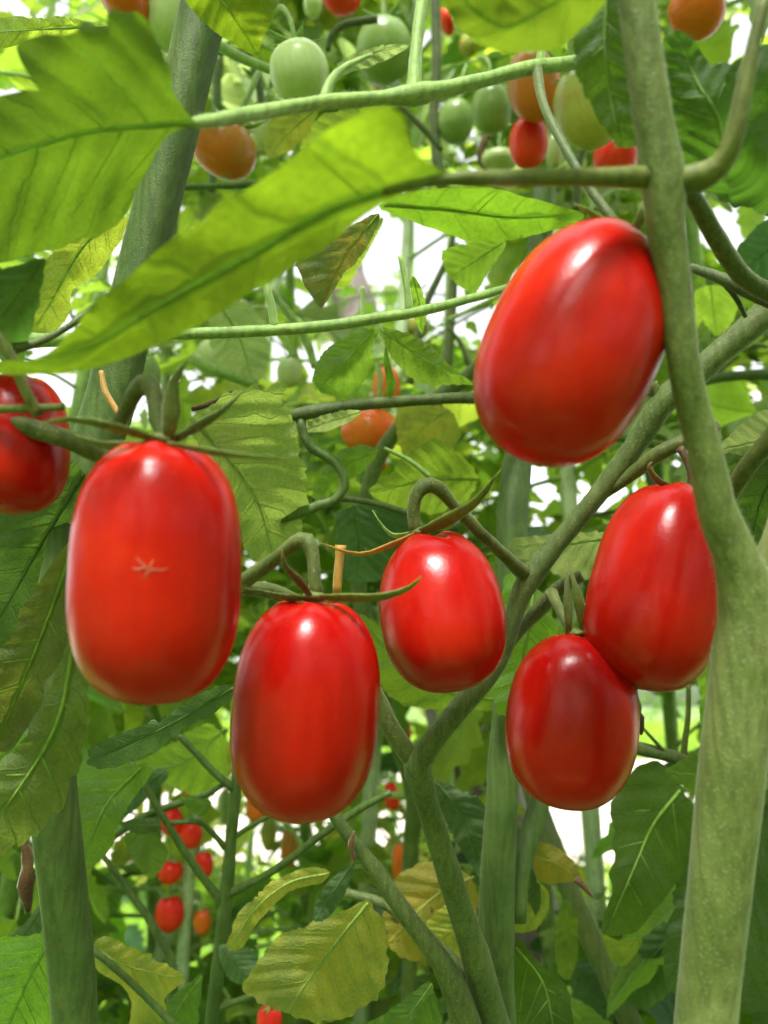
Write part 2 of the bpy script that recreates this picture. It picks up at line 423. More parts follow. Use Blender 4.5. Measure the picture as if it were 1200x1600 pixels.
    for i in range(k):
        v = ml[i].xy; vv = acc[i] / Lm
        z = droop * size * (vv - .4)**2 + wave * size * 2 * noise.noise(Vector((v.x * 3.2 / size, v.y * 3.2 / size, sdv + 5))) + tilt[0] * (v.x - cx) + tilt[1] * (v.y - cy)
        pts.append(P(v.x, v.y, max(d * .6, d * (1 + z / FPX)) - .00015))
    w0 = min(6.0, size * .011) * d / FPX
    m2 = MB(); tube(m2, pts[:int(k * .93)], [w0 * (1 - .85 * i / k) for i in range(int(k * .93))], 8, bump=.04, step=size / 30 * d / FPX); m2.uv = []
    nvn = 5 if mat in ('near', 'nearg', 'shade') else 6.5
    for sd_ in (-1, 1):
        for kk in range(int(nvn)):
            v0 = (kk + .5 - (.45 if sd_ > 0 else 0)) / nvn + random.uniform(-.025, .025)
            if not .03 < v0 < .9: continue
            i = min(k - 2, int(v0 * (k - 1))); b_ = ml[i].xy; t_ = (ml[i + 1] - ml[i]).xy.normalized(); n_ = Vector((-t_.y, t_.x)) * sd_
            ch = []; a_ = 0.0; stp = size / 16; sl_ = random.uniform(.5, .9)
            while a_ < size:
                q = b_ + n_ * a_ + t_ * (a_ * sl_ + .35 * a_ * a_ / size)
                if not inside(q.x, q.y): break
                ch.append(q); a_ += stp
            if len(ch) < 3: continue
            ch = ch[:max(3, int(len(ch) * .9))]
            P3 = []
            for q in ch:
                dd, vv, sg = near_mid(q)
                P3.append(P(q.x, q.y, depth_of(q, dd / Lm * sg, vv / Lm) - .00004))
            tube(m2, P3, [max(w0 * .34 * (1 - .8 * j / len(P3)), w0 * .09) for j in range(len(P3))], 5, bump=0, step=size / 18 * d / FPX)
    m2.uv = []
    m2.build('midrib', SM[RIB.get(mat, 'lite')], o)
    RIBS[o.name] = pts
    if label: o['label'] = label
    return o

# ---------------- generic leaflet grid and compound leaves (for everything further back)
def leaflet(mb, M4, L, W, rs, fold=.3, droop=.4, lob=.22, nt_=13, ns=5, mi=0):
    b0 = len(mb.v); ph = rs.random() * 6; nl = rs.choice((3, 4, 4, 5)); tw = rs.uniform(-.5, .5); wv = rs.uniform(0, 6)
    rows = []
    for i in range(nt_ + 1):
        t = i / nt_
        wdt = W * (math.sin(math.pi * min(1, t**.62)) ** .8) * (1 - .25 * t) if 0 < t < 1 else 0
        row = []
        for j in range(-ns, ns + 1):
            s = j / ns; sgn = 1 if s > 0 else 0
            saw = ((t * nl + .35 * sgn + ph) % 1)
            k = 1 - lob * (1 - saw) * abs(s)**2
            x = s * wdt * k
            y = L * (t + .16 * abs(s) * (1 - t) * wdt / max(W, 1e-6))
            z = fold * abs(x) - droop * L * t * t + .05 * L * math.sin(t * 9 + wv) * s
            q = ((y / L - .75 * abs(x / L)) * 6.5 + (.45 if s > 0 else 0)); f = abs((q % 1) - .5) * 2
            z += .02 * L * f * min(1, abs(x / L) * 12)
            xx = x * math.cos(tw * t) - z * math.sin(tw * t) * .5; zz = z + x * math.sin(tw * t)
            mb.v.append(M4 @ Vector((xx, y, zz))); mb.uv.append((x / L, t))
    w_ = 2 * ns + 1
    for i in range(nt_):
        for j in range(w_ - 1):
            a = b0 + i * w_ + j
            mb.face((a, a + 1, a + 1 + w_, a + w_), mi)
def compound(seed, lm, sm='lite', L=.17):
    rs = random.Random(seed); mb = MB()
    droop = rs.uniform(.8, 2.2) / .17 * .17; bend = rs.uniform(-.6, .6)
    def rp(t):
        y = L * t
        return Vector((bend * y * y * 2, y, .35 * y - droop * y * y * 1.6))
    pts = [rp(i / 6) for i in range(7)]
    mb.uv = [] 
    tube(mb, pts, [.0021 - .0013 * i / 6 for i in range(7)], 6, step=.02, bump=0, mi=1)
    mb.uv = [(0, 0)] * len(mb.v)
    spec = [(.28, .028), (.42, .06), (.55, .02), (.68, .062), (.82, .024)]
    for t, ll in spec:
        for sd_ in (-1, 1):
            if rs.random() < .12: continue
            p = rp(t + rs.uniform(-.03, .03)); dirx = R(rs.uniform(48, 80)) * -sd_
            l2 = ll * rs.uniform(.75, 1.2)
            M4 = Matrix.Translation(p) @ Matrix.Rotation(dirx, 4, 'Z') @ Matrix.Rotation(R(rs.uniform(-45, 25)), 4, 'X') @ Matrix.Rotation(R(rs.uniform(-35, 35)), 4, 'Y')
            big = l2 > .04
            st = .008 if big else .003
            k = len(mb.v); tube(mb, [p, M4 @ Vector((0, st * .5, 0)), M4 @ Vector((0, st * 1.3, 0))], [.0009, .0007, .0006], 5, step=.01, bump=0, mi=1)
            while len(mb.uv) < len(mb.v): mb.uv.append((0, 0))
            leaflet(mb, M4 @ Matrix.Translation((0, st, 0)), l2, l2 * rs.uniform(.28, .36), rs, rs.uniform(.05, .5), rs.uniform(0, .6), rs.uniform(.25, .55), 14 if big else 7, 4 if big else 2)
    p = rp(1); M4 = Matrix.Translation(p) @ Matrix.Rotation(-R(30 + 20 * rs.random()), 4, 'X') @ Matrix.Rotation(R(rs.uniform(-30, 30)), 4, 'Y')
    leaflet(mb, M4, .07 * rs.uniform(.85, 1.2), .07 * .36, rs, .3, .35, .5, 15, 5)
    me_o = mb.build('leaf', [LM[lm], SM[sm]])
    me = me_o.data; bpy.data.objects.remove(me_o)
    return me
MESH = {}
for li, lm in enumerate(('mid', 'bright', 'pale', 'dark', 'blue', 'yellow')):
    MESH[lm] = [compound(100 + li * 10 + k, lm, 'dark' if lm in ('dark', 'blue') else 'lite') for k in range(4)]

# ------------------------------------------------------------------ fruit
def fruit_mesh(name, parent, top, bot, Rr, mat, p=2.5, egg=0.0, lobes=.02, nl=4, dimple=.04, nu=40, nv=28, seed=0, cleft=0):
    ax = bot - top; L = ax.length; ax.normalize()
    # body frame: z points to the stalk
    zz = -ax; xx = zz.orthogonal().normalized()
    cv = (Vector((0, 0, CAMZ)) - top); cv = (cv - zz * cv.dot(zz)).normalized(); yy = zz.cross(cv); xx = cv   # x faces the viewer
    mb = MB(); c = (top + bot) / 2
    for i in range(nv + 1):
        th = math.pi * i / nv; h = math.cos(th); s = math.sin(th)
        # superellipse
        den = (abs(h)**p + abs(s)**p)**(1 / p); hh = h / den; ss = s / den
        ss *= 1 + egg * -h
        for k in range(nu):
            a = 2 * math.pi * k / nu
            r = Rr * ss * (1 + lobes * math.cos(nl * a + seed) * (.35 + .65 * max(0, h)) + lobes * .5 * math.cos(2 * a + seed * 2))
            z = hh * L / 2
            z -= dimple * L * math.exp(-(ss / .22)**2) * (1 if h > 0 else 0)
            if h > 0: z += lobes * .4 * L * math.cos(nl * a + seed) * math.exp(-((ss - .4) / .22)**2)
            if cleft and h > 0:
                da = abs((a - cleft + math.pi) % (2 * math.pi) - math.pi)
                z -= .05 * L * math.exp(-(da / .22)**2) * math.exp(-((ss - .38) / .25)**2)
            mb.v.append(Vector((math.cos(a) * r, math.sin(a) * r, z))); mb.uv.append((k / nu, i / nv))
    for i in range(nv):
        for k in range(nu):
            k2 = (k + 1) % nu
            mb.face((i * nu + k, (i + 1) * nu + k, (i + 1) * nu + k2, i * nu + k2))
    # object keeps a local frame along the fruit so streaks run lengthwise
    o = mb.build(name, FM[mat], None)
    M = Matrix((xx, yy, zz)).transposed().to_4x4()
    o.parent = parent
    o.matrix_basis = Matrix.Translation(c - wloc(parent)) @ M
    return o
def blade(parent, name, pts, wpx, mat, flat=.3, d=None, seg=8, hairs=0, label=None):
    """sepal: a flattened tapering blade; pts (x, y, d)"""
    P3 = [P(*q) for q in pts]; n = len(P3)
    D = pts[0][2]
    rad = []
    for i in range(n):
        t = i / (n - 1); rad.append(max(.6, wpx * (.75 + .5 * math.sin(math.pi * min(1, t * 1.3)) if t < .5 else 1.15 * (1 - t)**.75 * 1.4)) * D / FPX)
    rad[-1] = .8 * D / FPX
    mb = MB(); tube(mb, P3, rad, seg, step=.0025, bump=.05, flat=flat, hairs=hairs, hl=.0007, flatdir=Vector((.1, .6, .8)))
    mb.uv = []
    o = mb.build(name, SM[mat], parent)
    if label: o['label'] = label
    return o
TG = 'ripe red tomatoes hanging in front'
def tomato(label, top, bot, rpx, mat, group=None, **kw):
    """top, bot: (x, y, d)"""
    a, b = P(*top), P(*bot)
    root = empty('tomato', a, label, 'tomato', group)
    fruit_mesh('fruit', root, a, b, rpx * (top[2] + bot[2]) / 2 / FPX, mat, **kw)
    return root

# seven foreground tomatoes -------------------------------------------------------
def calyx_hub(root, x, y, d, r, mat='truss'):
    mb = MB(); c = P(x, y, d)
    tube(mb, [c + Vector((0, 0, .0012)), c, c - Vector((0, 0, .0008))], [r * .6 * d / FPX, r * d / FPX, r * .8 * d / FPX], 12, step=.0006, bump=.1)
    mb.uv = []
    return mb.build('calyx', SM[mat], root)

t1 = tomato('largest and leftmost whole red plum tomato, with a small pale star shaped scar', (255, 692, .140), (238, 1097, .138), 129, 'redo', TG, p=2.7, egg=.02, lobes=.025, nl=5, seed=1.3, nu=64, nv=48)
cx1 = calyx_hub(t1, 250, 690, .140, 26)
stem(t1, 'stalk', [(262, 690, .140, 12), (246, 655, .141, 13), (243, 625, .142, 14), (232, 598, .143, 15), (214, 608, .145, 13), (197, 640, .149, 12), (183, 672, .154, 12)], 'truss', hairs=500, hl=.0007)
for pts, wd in (([(255, 690, .138), (180, 668, .132), (110, 655, .130), (62, 662, .131)], 9),
                ([(262, 690, .139), (268, 640, .137), (272, 595, .136), (298, 556, .134)], 12),
                ([(268, 690, .140), (310, 665, .142), (350, 640, .143), (384, 606, .145)], 8),
                ([(262, 692, .136), (330, 706, .132), (400, 714, .129), (474, 717, .127)], 6),
                ([(245, 692, .141), (190, 698, .140), (140, 690, .142), (90, 668, .146)], 9)):
    blade(cx1, 'sepal', pts, wd, 'truss', hairs=60)
# the scar is a small corky crack standing on the skin
from mathutils.bvhtree import BVHTree
f1 = [c for c in t1.children if c.name.startswith('fruit')][0]
MW = Matrix.Translation(t1.location) @ f1.matrix_basis
bvh = BVHTree.FromPolygons([MW @ v.co for v in f1.data.vertices], [tuple(p.vertices) for p in f1.data.polygons])
mb = MB()
for ln in (((232, 893), (240, 890), (250, 891), (263, 888)), ((232, 893), (226, 884), (218, 877), (213, 871)), ((232, 893), (228, 899), (225, 905)), ((233, 889), (236, 882), (240, 875)), ((228, 886), (216, 890), (207, 888))):
    pts = []
    for x, y in ln:
        o_ = Vector((0, 0, CAMZ)); h = bvh.ray_cast(o_, (P(x, y, .1) - o_).normalized())
        if h[0]: pts.append(h[0])
    tube(mb, pts, [.00016, .00014, .0001, .00005][:len(pts)], 6, step=.0004, bump=.3)
mb.uv = []
sc = stem_mat('corky_scar', (.45, .10, .055), (.5, .16, .09), .1, sheen=0)
mb.build('scar', sc, t1)

t2 = tomato('red plum tomato hanging second from the left, its bottom lowest beside the largest one', (492, 936, .168), (465, 1277, .166), 115, 'red', TG, p=2.55, egg=.03, lobes=.02, nl=4, seed=.4, nu=64, nv=48)
cx2 = calyx_hub(t2, 491, 933, .168, 20, 'truss')
stem(t2, 'stalk', [(494, 932, .168, 11), (491, 900, .168, 9.5), (489, 870, .169, 10), (479, 845, .170, 14), (460, 848, .171, 11), (432, 872, .174, 10), (400, 895, .178, 12), (372, 915, .183, 12)], 'truss', hairs=500, hl=.0007)
for pts, wd, m in (([(495, 933, .167), (550, 934, .162), (600, 932, .160), (640, 918, .159), (658, 900, .158)], 9, 'near'),
                ([(485, 932, .166), (465, 905, .163), (446, 885, .162), (440, 858, .160)], 7, 'brown'),
                ([(488, 934, .168), (450, 934, .165), (410, 925, .166), (378, 918, .168)], 8, 'truss')):
    blade(cx2, 'sepal', pts, wd, m, hairs=30)

t3 = tomato('red tomato with a cleft shoulder hanging in the middle under a curled stalk', (668, 838, .200), (712, 1080, .186), 97, 'red', TG, p=2.35, egg=.04, lobes=.03, nl=4, seed=2.2, nu=64, nv=48, cleft=.5)
cx3 = calyx_hub(t3, 655, 832, .199, 15, 'near')
stem(t3, 'stalk', [(650, 832, .199, 10), (646, 805, .199, 10), (649, 778, .199, 10.5), (664, 759, .199, 13), (684, 762, .200, 12), (704, 784, .202, 9), (750, 832, .206, 9.5), (785, 865, .213, 10), (812, 890, .218, 12), (828, 906, .2225, 12)], 'truss', hairs=500, hl=.0007)
for pts, wd, m in (([(655, 832, .198), (700, 812, .192), (745, 782, .188), (783, 733, .184)], 10, 'near'),
                ([(650, 833, .198), (610, 852, .194), (560, 866, .192), (500, 848, .192)], 6, 'orange'),
                ([(645, 832, .2), (618, 838, .202), (600, 825, .203), (582, 797, .203)], 5, 'lite')):
    blade(cx3, 'sepal', pts, wd, m, hairs=30)

t4 = tomato('big tilted red tomato at the upper right, leaning against the green stem', (968, 372, .151), (819, 712, .142), 134, 'redo', TG, p=2.4, egg=.02, lobes=.02, nl=4, seed=.9, nu=64, nv=48)
cx4 = calyx_hub(t4, 978, 374, .1485, 16, 'dark')
stem(t4, 'stalk', [(982, 376, .150, 10), (955, 340, .152, 8), (915, 285, .158, 7), (885, 235, .164, 7), (850, 165, .174, 7), (838, 104, .186, 8)], 'dark', hairs=100, hl=.0007)
for pts, wd in (([(982, 374, .148), (1000, 345, .146), (1003, 315, .145)], 9), ([(975, 374, .148), (950, 352, .145), (920, 330, .144), (895, 318, .144)], 6), ([(972, 376, .147), (940, 372, .143), (915, 378, .141), (896, 392, .1395)], 6)):
    blade(cx4, 'sepal', pts, wd, 'truss')

t5 = tomato('red egg shaped tomato at the right edge, half behind the thick pale stem', (1066, 770, .203), (992, 1072, .189), 105, 'red', TG, p=2.75, egg=.02, lobes=.035, nl=5, seed=.2, nu=64, nv=48)
cx5 = calyx_hub(t5, 1072, 765, .205, 14, 'brown')
stem(t5, 'stalk', [(1080, 766, .205, 6), (1078, 735, .205, 5), (1070, 712, .206, 6), (1062, 700, .207, 7)], 'brown')
for pts, wd, m in (([(1068, 764, .203), (1040, 758, .2), (1022, 745, .199), (1014, 728, .198), (1020, 722, .198)], 5, 'brown'),
                ([(1085, 770, .196), (1098, 800, .188), (1095, 830, .187), (1094, 846, .187)], 9, 'near')):
    blade(cx5, 'sepal', pts, wd, m)

t6 = tomato('lowest hanging red tomato at right, with two upright green sepals', (905, 990, .198), (880, 1264, .190), 101, 'red', TG, p=2.3, egg=.03, lobes=.018, nl=4, seed=1.9, nu=64, nv=48)
cx6 = calyx_hub(t6, 900, 990, .198, 17, 'near')
stem(t6, 'stalk', [(895, 990, .2, 7), (880, 965, .206, 7), (868, 940, .212, 8), (862, 925, .216, 9)], 'truss')
for pts, wd in (([(888, 992, .197), (888, 950, .196), (886, 915, .197), (886, 878, .199)], 6), ([(912, 990, .197), (907, 950, .195), (898, 915, .195), (889, 882, .197)], 7), ([(900, 992, .2), (930, 985, .203), (955, 975, .206)], 7)):
    blade(cx6, 'sepal', pts, wd, 'near', hairs=60)

t7 = tomato('dark red tomato cut off by the left edge, behind a drooping green truss', (30, 588, .165), (18, 802, .160), 80, 'red', TG, p=2.5, egg=.08, lobes=.02, nl=4, seed=1, nu=48, nv=40)
cx7 = calyx_hub(t7, 28, 586, .165, 14)
stem(t7, 'stalk', [(28, 588, .165, 7), (10, 560, .166, 8), (-10, 540, .168, 8), (-40, 530, .17, 9)], 'truss')

# ------------------------------------------------------------------ plants in front
FG = 'staked tomato plants in front'
p1 = empty('tomato_plant', P(1090, 1600, .15) * 1, 'tomato plant at the right edge with the thick pale green stem nearest the camera', 'plant', FG)
stem(p1, 'stem', [(1085, 1900, .153, 46), (1103, 1600, .152, 46), (1122, 1400, .151, 47), (1147, 1180, .150, 49), (1166, 1020, .149, 50), (1168, 940, .148, 44), (1146, 860, .146, 34), (1118, 790, .144, 29), (1100, 700, .142, 26), (1083, 640, .141, 25), (1066, 550, .139, 25), (1052, 440, .137, 26), (1040, 350, .135, 29), (1037, 280, .134, 34), (1020, 190, .133, 30), (1008, 100, .132, 29), (992, -10, .131, 28), (985, -80, .13, 28)], 'trunk', 28, hairs=9000, bump=.03, hl=.0006, ribs=.02)
stem(p1, 'branch', [(1150, 1160, .151, 30), (1174, 1040, .1505, 44), (1200, 940, .150, 46), (1235, 850, .150, 42), (1290, 650, .150, 40), (1340, 300, .15, 36)], 'trunk', 28, hairs=1500, bump=.035, hl=.0006, ribs=.02)
stem(p1, 'branch', [(1045, 285, .134, 20), (1090, 278, .132, 22), (1125, 258, .130, 18), (1148, 210, .128, 15), (1160, 150, .127, 13), (1180, 60, .126, 11), (1200, -20, .125, 9)], 'near', 18, hairs=400, hl=.0006)
poly_leaf(p1, [(745, 277), (705, 270), (672, 262), (650, 246), (638, 218), (626, 182), (604, 164), (585, 170), (555, 182), (510, 206), (450, 250), (380, 300), (310, 345), (245, 390), (195, 435), (150, 468), (120, 510), (80, 548), (30, 562), (-40, 568), (-60, 585), (0, 586), (60, 584), (120, 581), (180, 566), (240, 542), (300, 515), (360, 482), (420, 442), (480, 405), (530, 372), (575, 335), (620, 308), (665, 294), (710, 285)],
          [(745, 279), (680, 282), (600, 300), (500, 335), (390, 400), (260, 470), (130, 545), (-40, 576)], .112, 'near', tilt=(.2, .8), fold=.25, droop=.2, label='long yellow green leaf slanting across in front')
mb = MB(); rb = RIBS[max((c for c in p1.children if c.name.startswith('leaf')), key=lambda c: c.name).name]
tube(mb, [P(1042, 277, .1365), P(995, 277, .1325), P(900, 277, .126), P(810, 278, .121), rb[0], rb[2], rb[5]], [x * .12 / FPX for x in (22, 18, 14, 12.5, 11.5, 9, 6)], 16, bump=.04, hairs=900, hl=.0006); mb.uv = []
mb.build('branch', SM['near'], p1)['label'] = 'leaf stalk running left from the stem'
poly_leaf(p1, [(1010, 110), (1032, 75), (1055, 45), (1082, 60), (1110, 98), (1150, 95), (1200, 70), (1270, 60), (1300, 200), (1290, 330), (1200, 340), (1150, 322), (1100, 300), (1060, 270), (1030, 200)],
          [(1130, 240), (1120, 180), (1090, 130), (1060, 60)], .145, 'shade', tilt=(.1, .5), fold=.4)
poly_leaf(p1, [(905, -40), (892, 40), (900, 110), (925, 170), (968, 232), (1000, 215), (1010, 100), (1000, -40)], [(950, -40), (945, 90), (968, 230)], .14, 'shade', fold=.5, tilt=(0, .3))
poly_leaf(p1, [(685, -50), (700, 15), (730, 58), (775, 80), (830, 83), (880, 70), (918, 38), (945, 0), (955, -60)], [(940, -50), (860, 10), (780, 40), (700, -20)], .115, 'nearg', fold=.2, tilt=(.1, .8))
poly_leaf(p1, [(595, 322), (640, 302), (700, 293), (780, 296), (850, 315), (912, 335), (890, 352), (840, 366), (780, 378), (720, 372), (660, 352), (620, 336)], [(600, 320), (700, 328), (800, 340), (910, 335)], .17, 'nearg', fold=.3, tilt=(0, 1.2))
poly_leaf(p1, [(1120, 705), (1140, 680), (1165, 655), (1200, 640), (1260, 650), (1250, 720), (1190, 722), (1150, 710)], [(1240, 670), (1180, 690), (1122, 704)], .2, 'pale', fold=-.4)
poly_leaf(p1, [(1122, 706), (1160, 712), (1250, 715), (1260, 900), (1215, 930), (1180, 900), (1150, 820), (1128, 760)], [(1240, 700), (1190, 780), (1170, 880)], .21, 'dark', fold=.3)
stem(p1, 'branch', [(1260, 620, .165, 16), (1200, 690, .17, 15), (1160, 740, .175, 14), (1140, 780, .18, 10)], 'near', 12, hairs=200)
stem(p1, 'branch', [(1060, 280, .15, 14), (1085, 310, .155, 14), (1130, 390, .165, 15), (1170, 440, .17, 15), (1230, 470, .175, 16)], 'dark', 14)
stem(p1, 'branch', [(1230, 480, .18, 14), (1170, 455, .182, 12), (1120, 432, .185, 9), (1080, 418, .19, 7)], 'dark', 12)
stem(p1, 'branch', [(1125, 435, .185, 5), (1150, 465, .186, 4.5), (1165, 495, .188, 3.5)], 'dark', 8)

p2 = empty('tomato_plant', P(775, 1640, .25), 'tomato plant in the middle whose speckled forked branches carry the red fruit', 'plant', FG)
stem(p2, 'stem', [(772, 1900, .255, 32), (775, 1640, .255, 31), (774, 1500, .256, 29), (778, 1340, .258, 27), (785, 1240, .26, 25), (792, 1110, .265, 22), (798, 950, .275, 20), (800, 800, .285, 24), (812, 700, .295, 22), (830, 560, .31, 20), (850, 300, .33, 18)], 'left', 24, hairs=2500, hl=.0014, label='upright main stem')
stem(p2, 'branch', [(775, 1640, .252, 32), (757, 1550, .245, 25), (742, 1490, .24, 22), (716, 1410, .235, 20), (691, 1335, .23, 19), (672, 1270, .226, 18), (659, 1225, .222, 20), (652, 1195, .22, 21), (668, 1170, .219, 18), (700, 1128, .219, 17), (742, 1080, .22, 17), (776, 1035, .221, 15), (795, 990, .221, 14), (808, 945, .221, 15), (828, 902, .221, 19), (870, 850, .221, 15), (930, 778, .219, 15), (990, 700, .216, 17), (1030, 635, .213, 22), (1070, 600, .211, 20), (1120, 555, .21, 20), (1190, 495, .208, 22), (1260, 430, .206, 22)], 'center', 24, hairs=4500, hl=.0010, label='long diagonal branch to the upper right')
stem(p2, 'branch', [(662, 1215, .221, 14), (640, 1182, .2205, 15), (612, 1140, .22, 15), (585, 1085, .219, 14), (545, 1020, .215, 13), (490, 960, .208, 12), (430, 925, .198, 12), (372, 912, .185, 12), (290, 830, .172, 12), (210, 745, .164, 14), (160, 712, .160, 16), (115, 690, .157, 15), (60, 672, .155, 15), (0, 655, .155, 14), (-60, 640, .155, 13)], 'truss', 20, hairs=1200, hl=.0008, label='fruiting branch to the left')
stem(p2, 'branch', [(1040, 628, .213, 10), (1022, 612, .213, 11), (1015, 600, .213, 13)], 'truss', 12)
stem(p2, 'branch', [(940, 775, .219, 8), (985, 742, .215, 11), (1030, 708, .21, 12), (1070, 690, .208, 12), (1120, 665, .208, 11)], 'truss', 14, hairs=600, hl=.0008)
stem(p2, 'branch', [(790, 1015, .2215, 9), (812, 985, .226, 10), (845, 950, .23, 12), (875, 918, .23, 12), (910, 900, .228, 9)], 'truss', 12, hairs=400)
stem(p2, 'branch', [(808, 1440, .262, 14), (812, 1370, .265, 15), (826, 1310, .27, 16), (842, 1255, .276, 16), (862, 1180, .285, 14), (885, 1060, .3, 13)], 'left', 16, hairs=1200, hl=.0014)
stem(p2, 'branch', [(735, 1640, .24, 26), (718, 1565, .238, 22), (688, 1500, .236, 16), (640, 1438, .234, 14), (590, 1365, .232, 13), (550, 1315, .230, 11), (515, 1262, .229, 9), (480, 1200, .23, 8)], 'center', 16, hairs=1800, hl=.001)
stem(p2, 'branch', [(738, 1540, .245, 15), (705, 1500, .25, 12), (655, 1455, .254, 10), (600, 1412, .256, 8), (540, 1395, .258, 7)], 'center', 12, hairs=300)
stem(p2, 'branch', [(870, 1148, .29, 9), (940, 1158, .29, 10), (1010, 1172, .29, 11), (1075, 1188, .29, 10), (1110, 1195, .29, 9)], 'dark', 12)
stem(p2, 'branch', [(1068, 1186, .29, 6), (1070, 1160, .29, 5), (1075, 1120, .29, 4.5), (1076, 1070, .29, 4)], 'near', 8)
stem(p2, 'branch', [(1042, 1178, .289, 3.5), (1025, 1160, .288, 3), (1005, 1138, .287, 2.5)], 'dark', 8)
pl2 = [
 ([(800, 842), (850, 835), (900, 832), (955, 830), (965, 865), (930, 900), (885, 908), (840, 880), (805, 870)], [(960, 840), (890, 850), (810, 855)], .262, 'pale', .2),
 ([(560, 960), (600, 985), (630, 1020), (680, 1060), (745, 1075), (800, 1080), (790, 1105), (720, 1112), (650, 1108), (600, 1080), (570, 1030)], [(790, 1095), (700, 1080), (620, 1030), (565, 965)], .31, 'mid', .4),
 ([(768, 1000), (790, 900), (815, 905), (850, 930), (872, 985), (855, 1060), (812, 1128), (774, 1105)], [(835, 915), (820, 1010), (795, 1118)], .25, 'mid', .3),
 ([(680, 1222), (720, 1233), (758, 1258), (762, 1330), (752, 1372), (715, 1320), (690, 1272)], [(684, 1225), (725, 1280), (752, 1365)], .29, 'blue', .3),
 ([(600, 1390), (650, 1352), (700, 1345), (745, 1385), (740, 1440), (700, 1460), (655, 1500), (610, 1480)], [(740, 1370), (680, 1400), (610, 1470)], .3, 'gold', .3),
 ([(665, 1445), (700, 1412), (745, 1425), (735, 1520), (705, 1500), (675, 1485)], [(735, 1430), (700, 1460), (680, 1480)], .27, 'yellow', .2),
 ([(800, 1375), (830, 1370), (855, 1390), (858, 1420), (840, 1450), (815, 1458), (800, 1450)], [(810, 1370), (850, 1400), (820, 1455)], .29, 'yellow', -.4),
 ([(815, 1340), (838, 1370), (846, 1400), (838, 1432), (826, 1410), (800, 1400), (798, 1370)], [(818, 1345), (830, 1390), (838, 1430)], .28, 'dark', .3),
 ([(804, 1475), (850, 1512), (886, 1542), (892, 1640), (800, 1660)], [(806, 1480), (850, 1540), (870, 1640)], .27, 'nearg', .3),
 ([(838, 1318), (870, 1324), (898, 1348), (908, 1377), (885, 1378), (860, 1382), (836, 1368)], [(838, 1340), (870, 1350), (905, 1376)], .275, 'gold', .3),
 ([(380, 1540), (400, 1502), (432, 1465), (480, 1442), (530, 1425), (575, 1405), (600, 1440), (607, 1500), (592, 1555), (540, 1592), (500, 1598), (440, 1582), (400, 1565)], [(575, 1410), (535, 1460), (490, 1520), (450, 1580)], .235, 'yellow', .25),
 ([(355, 1485), (365, 1440), (390, 1408), (430, 1375), (480, 1355), (515, 1360), (505, 1378), (455, 1392), (422, 1420), (395, 1452), (378, 1482)], [(512, 1365), (450, 1380), (395, 1425), (362, 1480)], .25, 'yellow', .5),
 ([(490, 1437), (495, 1405), (520, 1370), (553, 1345), (547, 1380), (525, 1420), (503, 1440)], [(552, 1347), (520, 1395), (493, 1436)], .222, 'blue', .3),
 ([(560, 1610), (600, 1585), (640, 1555), (675, 1535), (680, 1620)], [(675, 1537), (630, 1600)], .235, 'mid', .2),
]
for ol, md, d, m, fo in pl2: poly_leaf(p2, ol, md, d, m, fold=fo)
stem(p2, 'leaf_tip', [(900, 1373, .274, 7), (912, 1385, .273, 5), (926, 1402, .272, 2)], 'brown', 8, label='curled brown dead leaf tip')
stem(p2, 'withered_flower', [(993, 1072, .212, 3), (992, 1095, .212, 6), (997, 1115, .212, 8), (1001, 1130, .212, 7), (1002, 1148, .212, 2)], 'brown', 8, bump=.4)
stem(p2, 'withered_flower', [(552, 1300, .226, 3), (549, 1322, .226, 5), (552, 1340, .226, 3), (545, 1355, .226, 2)], 'brown', 8, bump=.3)
stem(p2, 'broken_stalk', [(527, 930, .225, 7), (528, 900, .225, 7), (531, 868, .225, 7), (532, 852, .225, 9)], 'orange', 12, label='dry orange broken fruit stalk')

p3 = empty('tomato_plant', P(118, 1640, .2), 'tomato plant on the left with the thick dark green stem slanting up', 'plant', FG)
stem(p3, 'stem', [(125, 1900, .2, 35), (118, 1600, .2, 34), (100, 1400, .2, 35.5), (86, 1270, .2, 36), (78, 1150, .203, 34), (80, 1020, .207, 34), (100, 900, .21, 34), (130, 760, .213, 36), (165, 650, .215, 38), (186, 570, .216, 37), (222, 410, .218, 35), (262, 250, .22, 35), (298, 100, .222, 36), (322, 0, .224, 37), (345, -100, .225, 37)], 'left', 28, hairs=7000, hl=.0009, bump=.03, ribs=.02)
stem(p3, 'branch', [(1006, 76, .2, 11), (895, 98, .19, 11), (830, 106, .185, 11), (760, 124, .18, 11), (700, 138, .176, 12), (645, 148, .172, 17), (600, 153, .170, 11), (520, 158, .164, 11), (440, 170, .156, 11), (370, 182, .146, 11.5), (320, 190, .1385, 10), (290, 193, .1345, 7)], 'lite', 16, hairs=1500, hl=.0007, label='pale green leaf stalk across the top')
stem(p3, 'branch', [(645, 150, .172, 14), (648, 120, .173, 11), (652, 60, .176, 9.5), (662, -20, .18, 9)], 'lite', 14, hairs=400, hl=.0007)
stem(p3, 'branch', [(506, 160, .164, 9), (510, 142, .165, 8), (520, 122, .167, 7), (540, 104, .17, 5), (580, 85, .175, 3)], 'lite', 12, hairs=100, hl=.0007)
stem(p3, 'branch', [(846, 104, .187, 7), (845, 85, .187, 7), (850, 60, .188, 6)], 'lite', 10)
stem(p3, 'branch', [(40, 532, .22, 12), (120, 530, .22, 10), (250, 523, .22, 9), (340, 520, .22, 9), (430, 516, .221, 9), (520, 508, .223, 9), (590, 497, .225, 9), (650, 488, .228, 8), (730, 468, .235, 7), (810, 445, .24, 6)], 'lite', 14, hairs=900, hl=.0008, label='pale green horizontal side shoot')
stem(p3, 'branch', [(430, 514, .221, 7), (422, 470, .221, 6), (412, 428, .221, 5)], 'lite', 10)
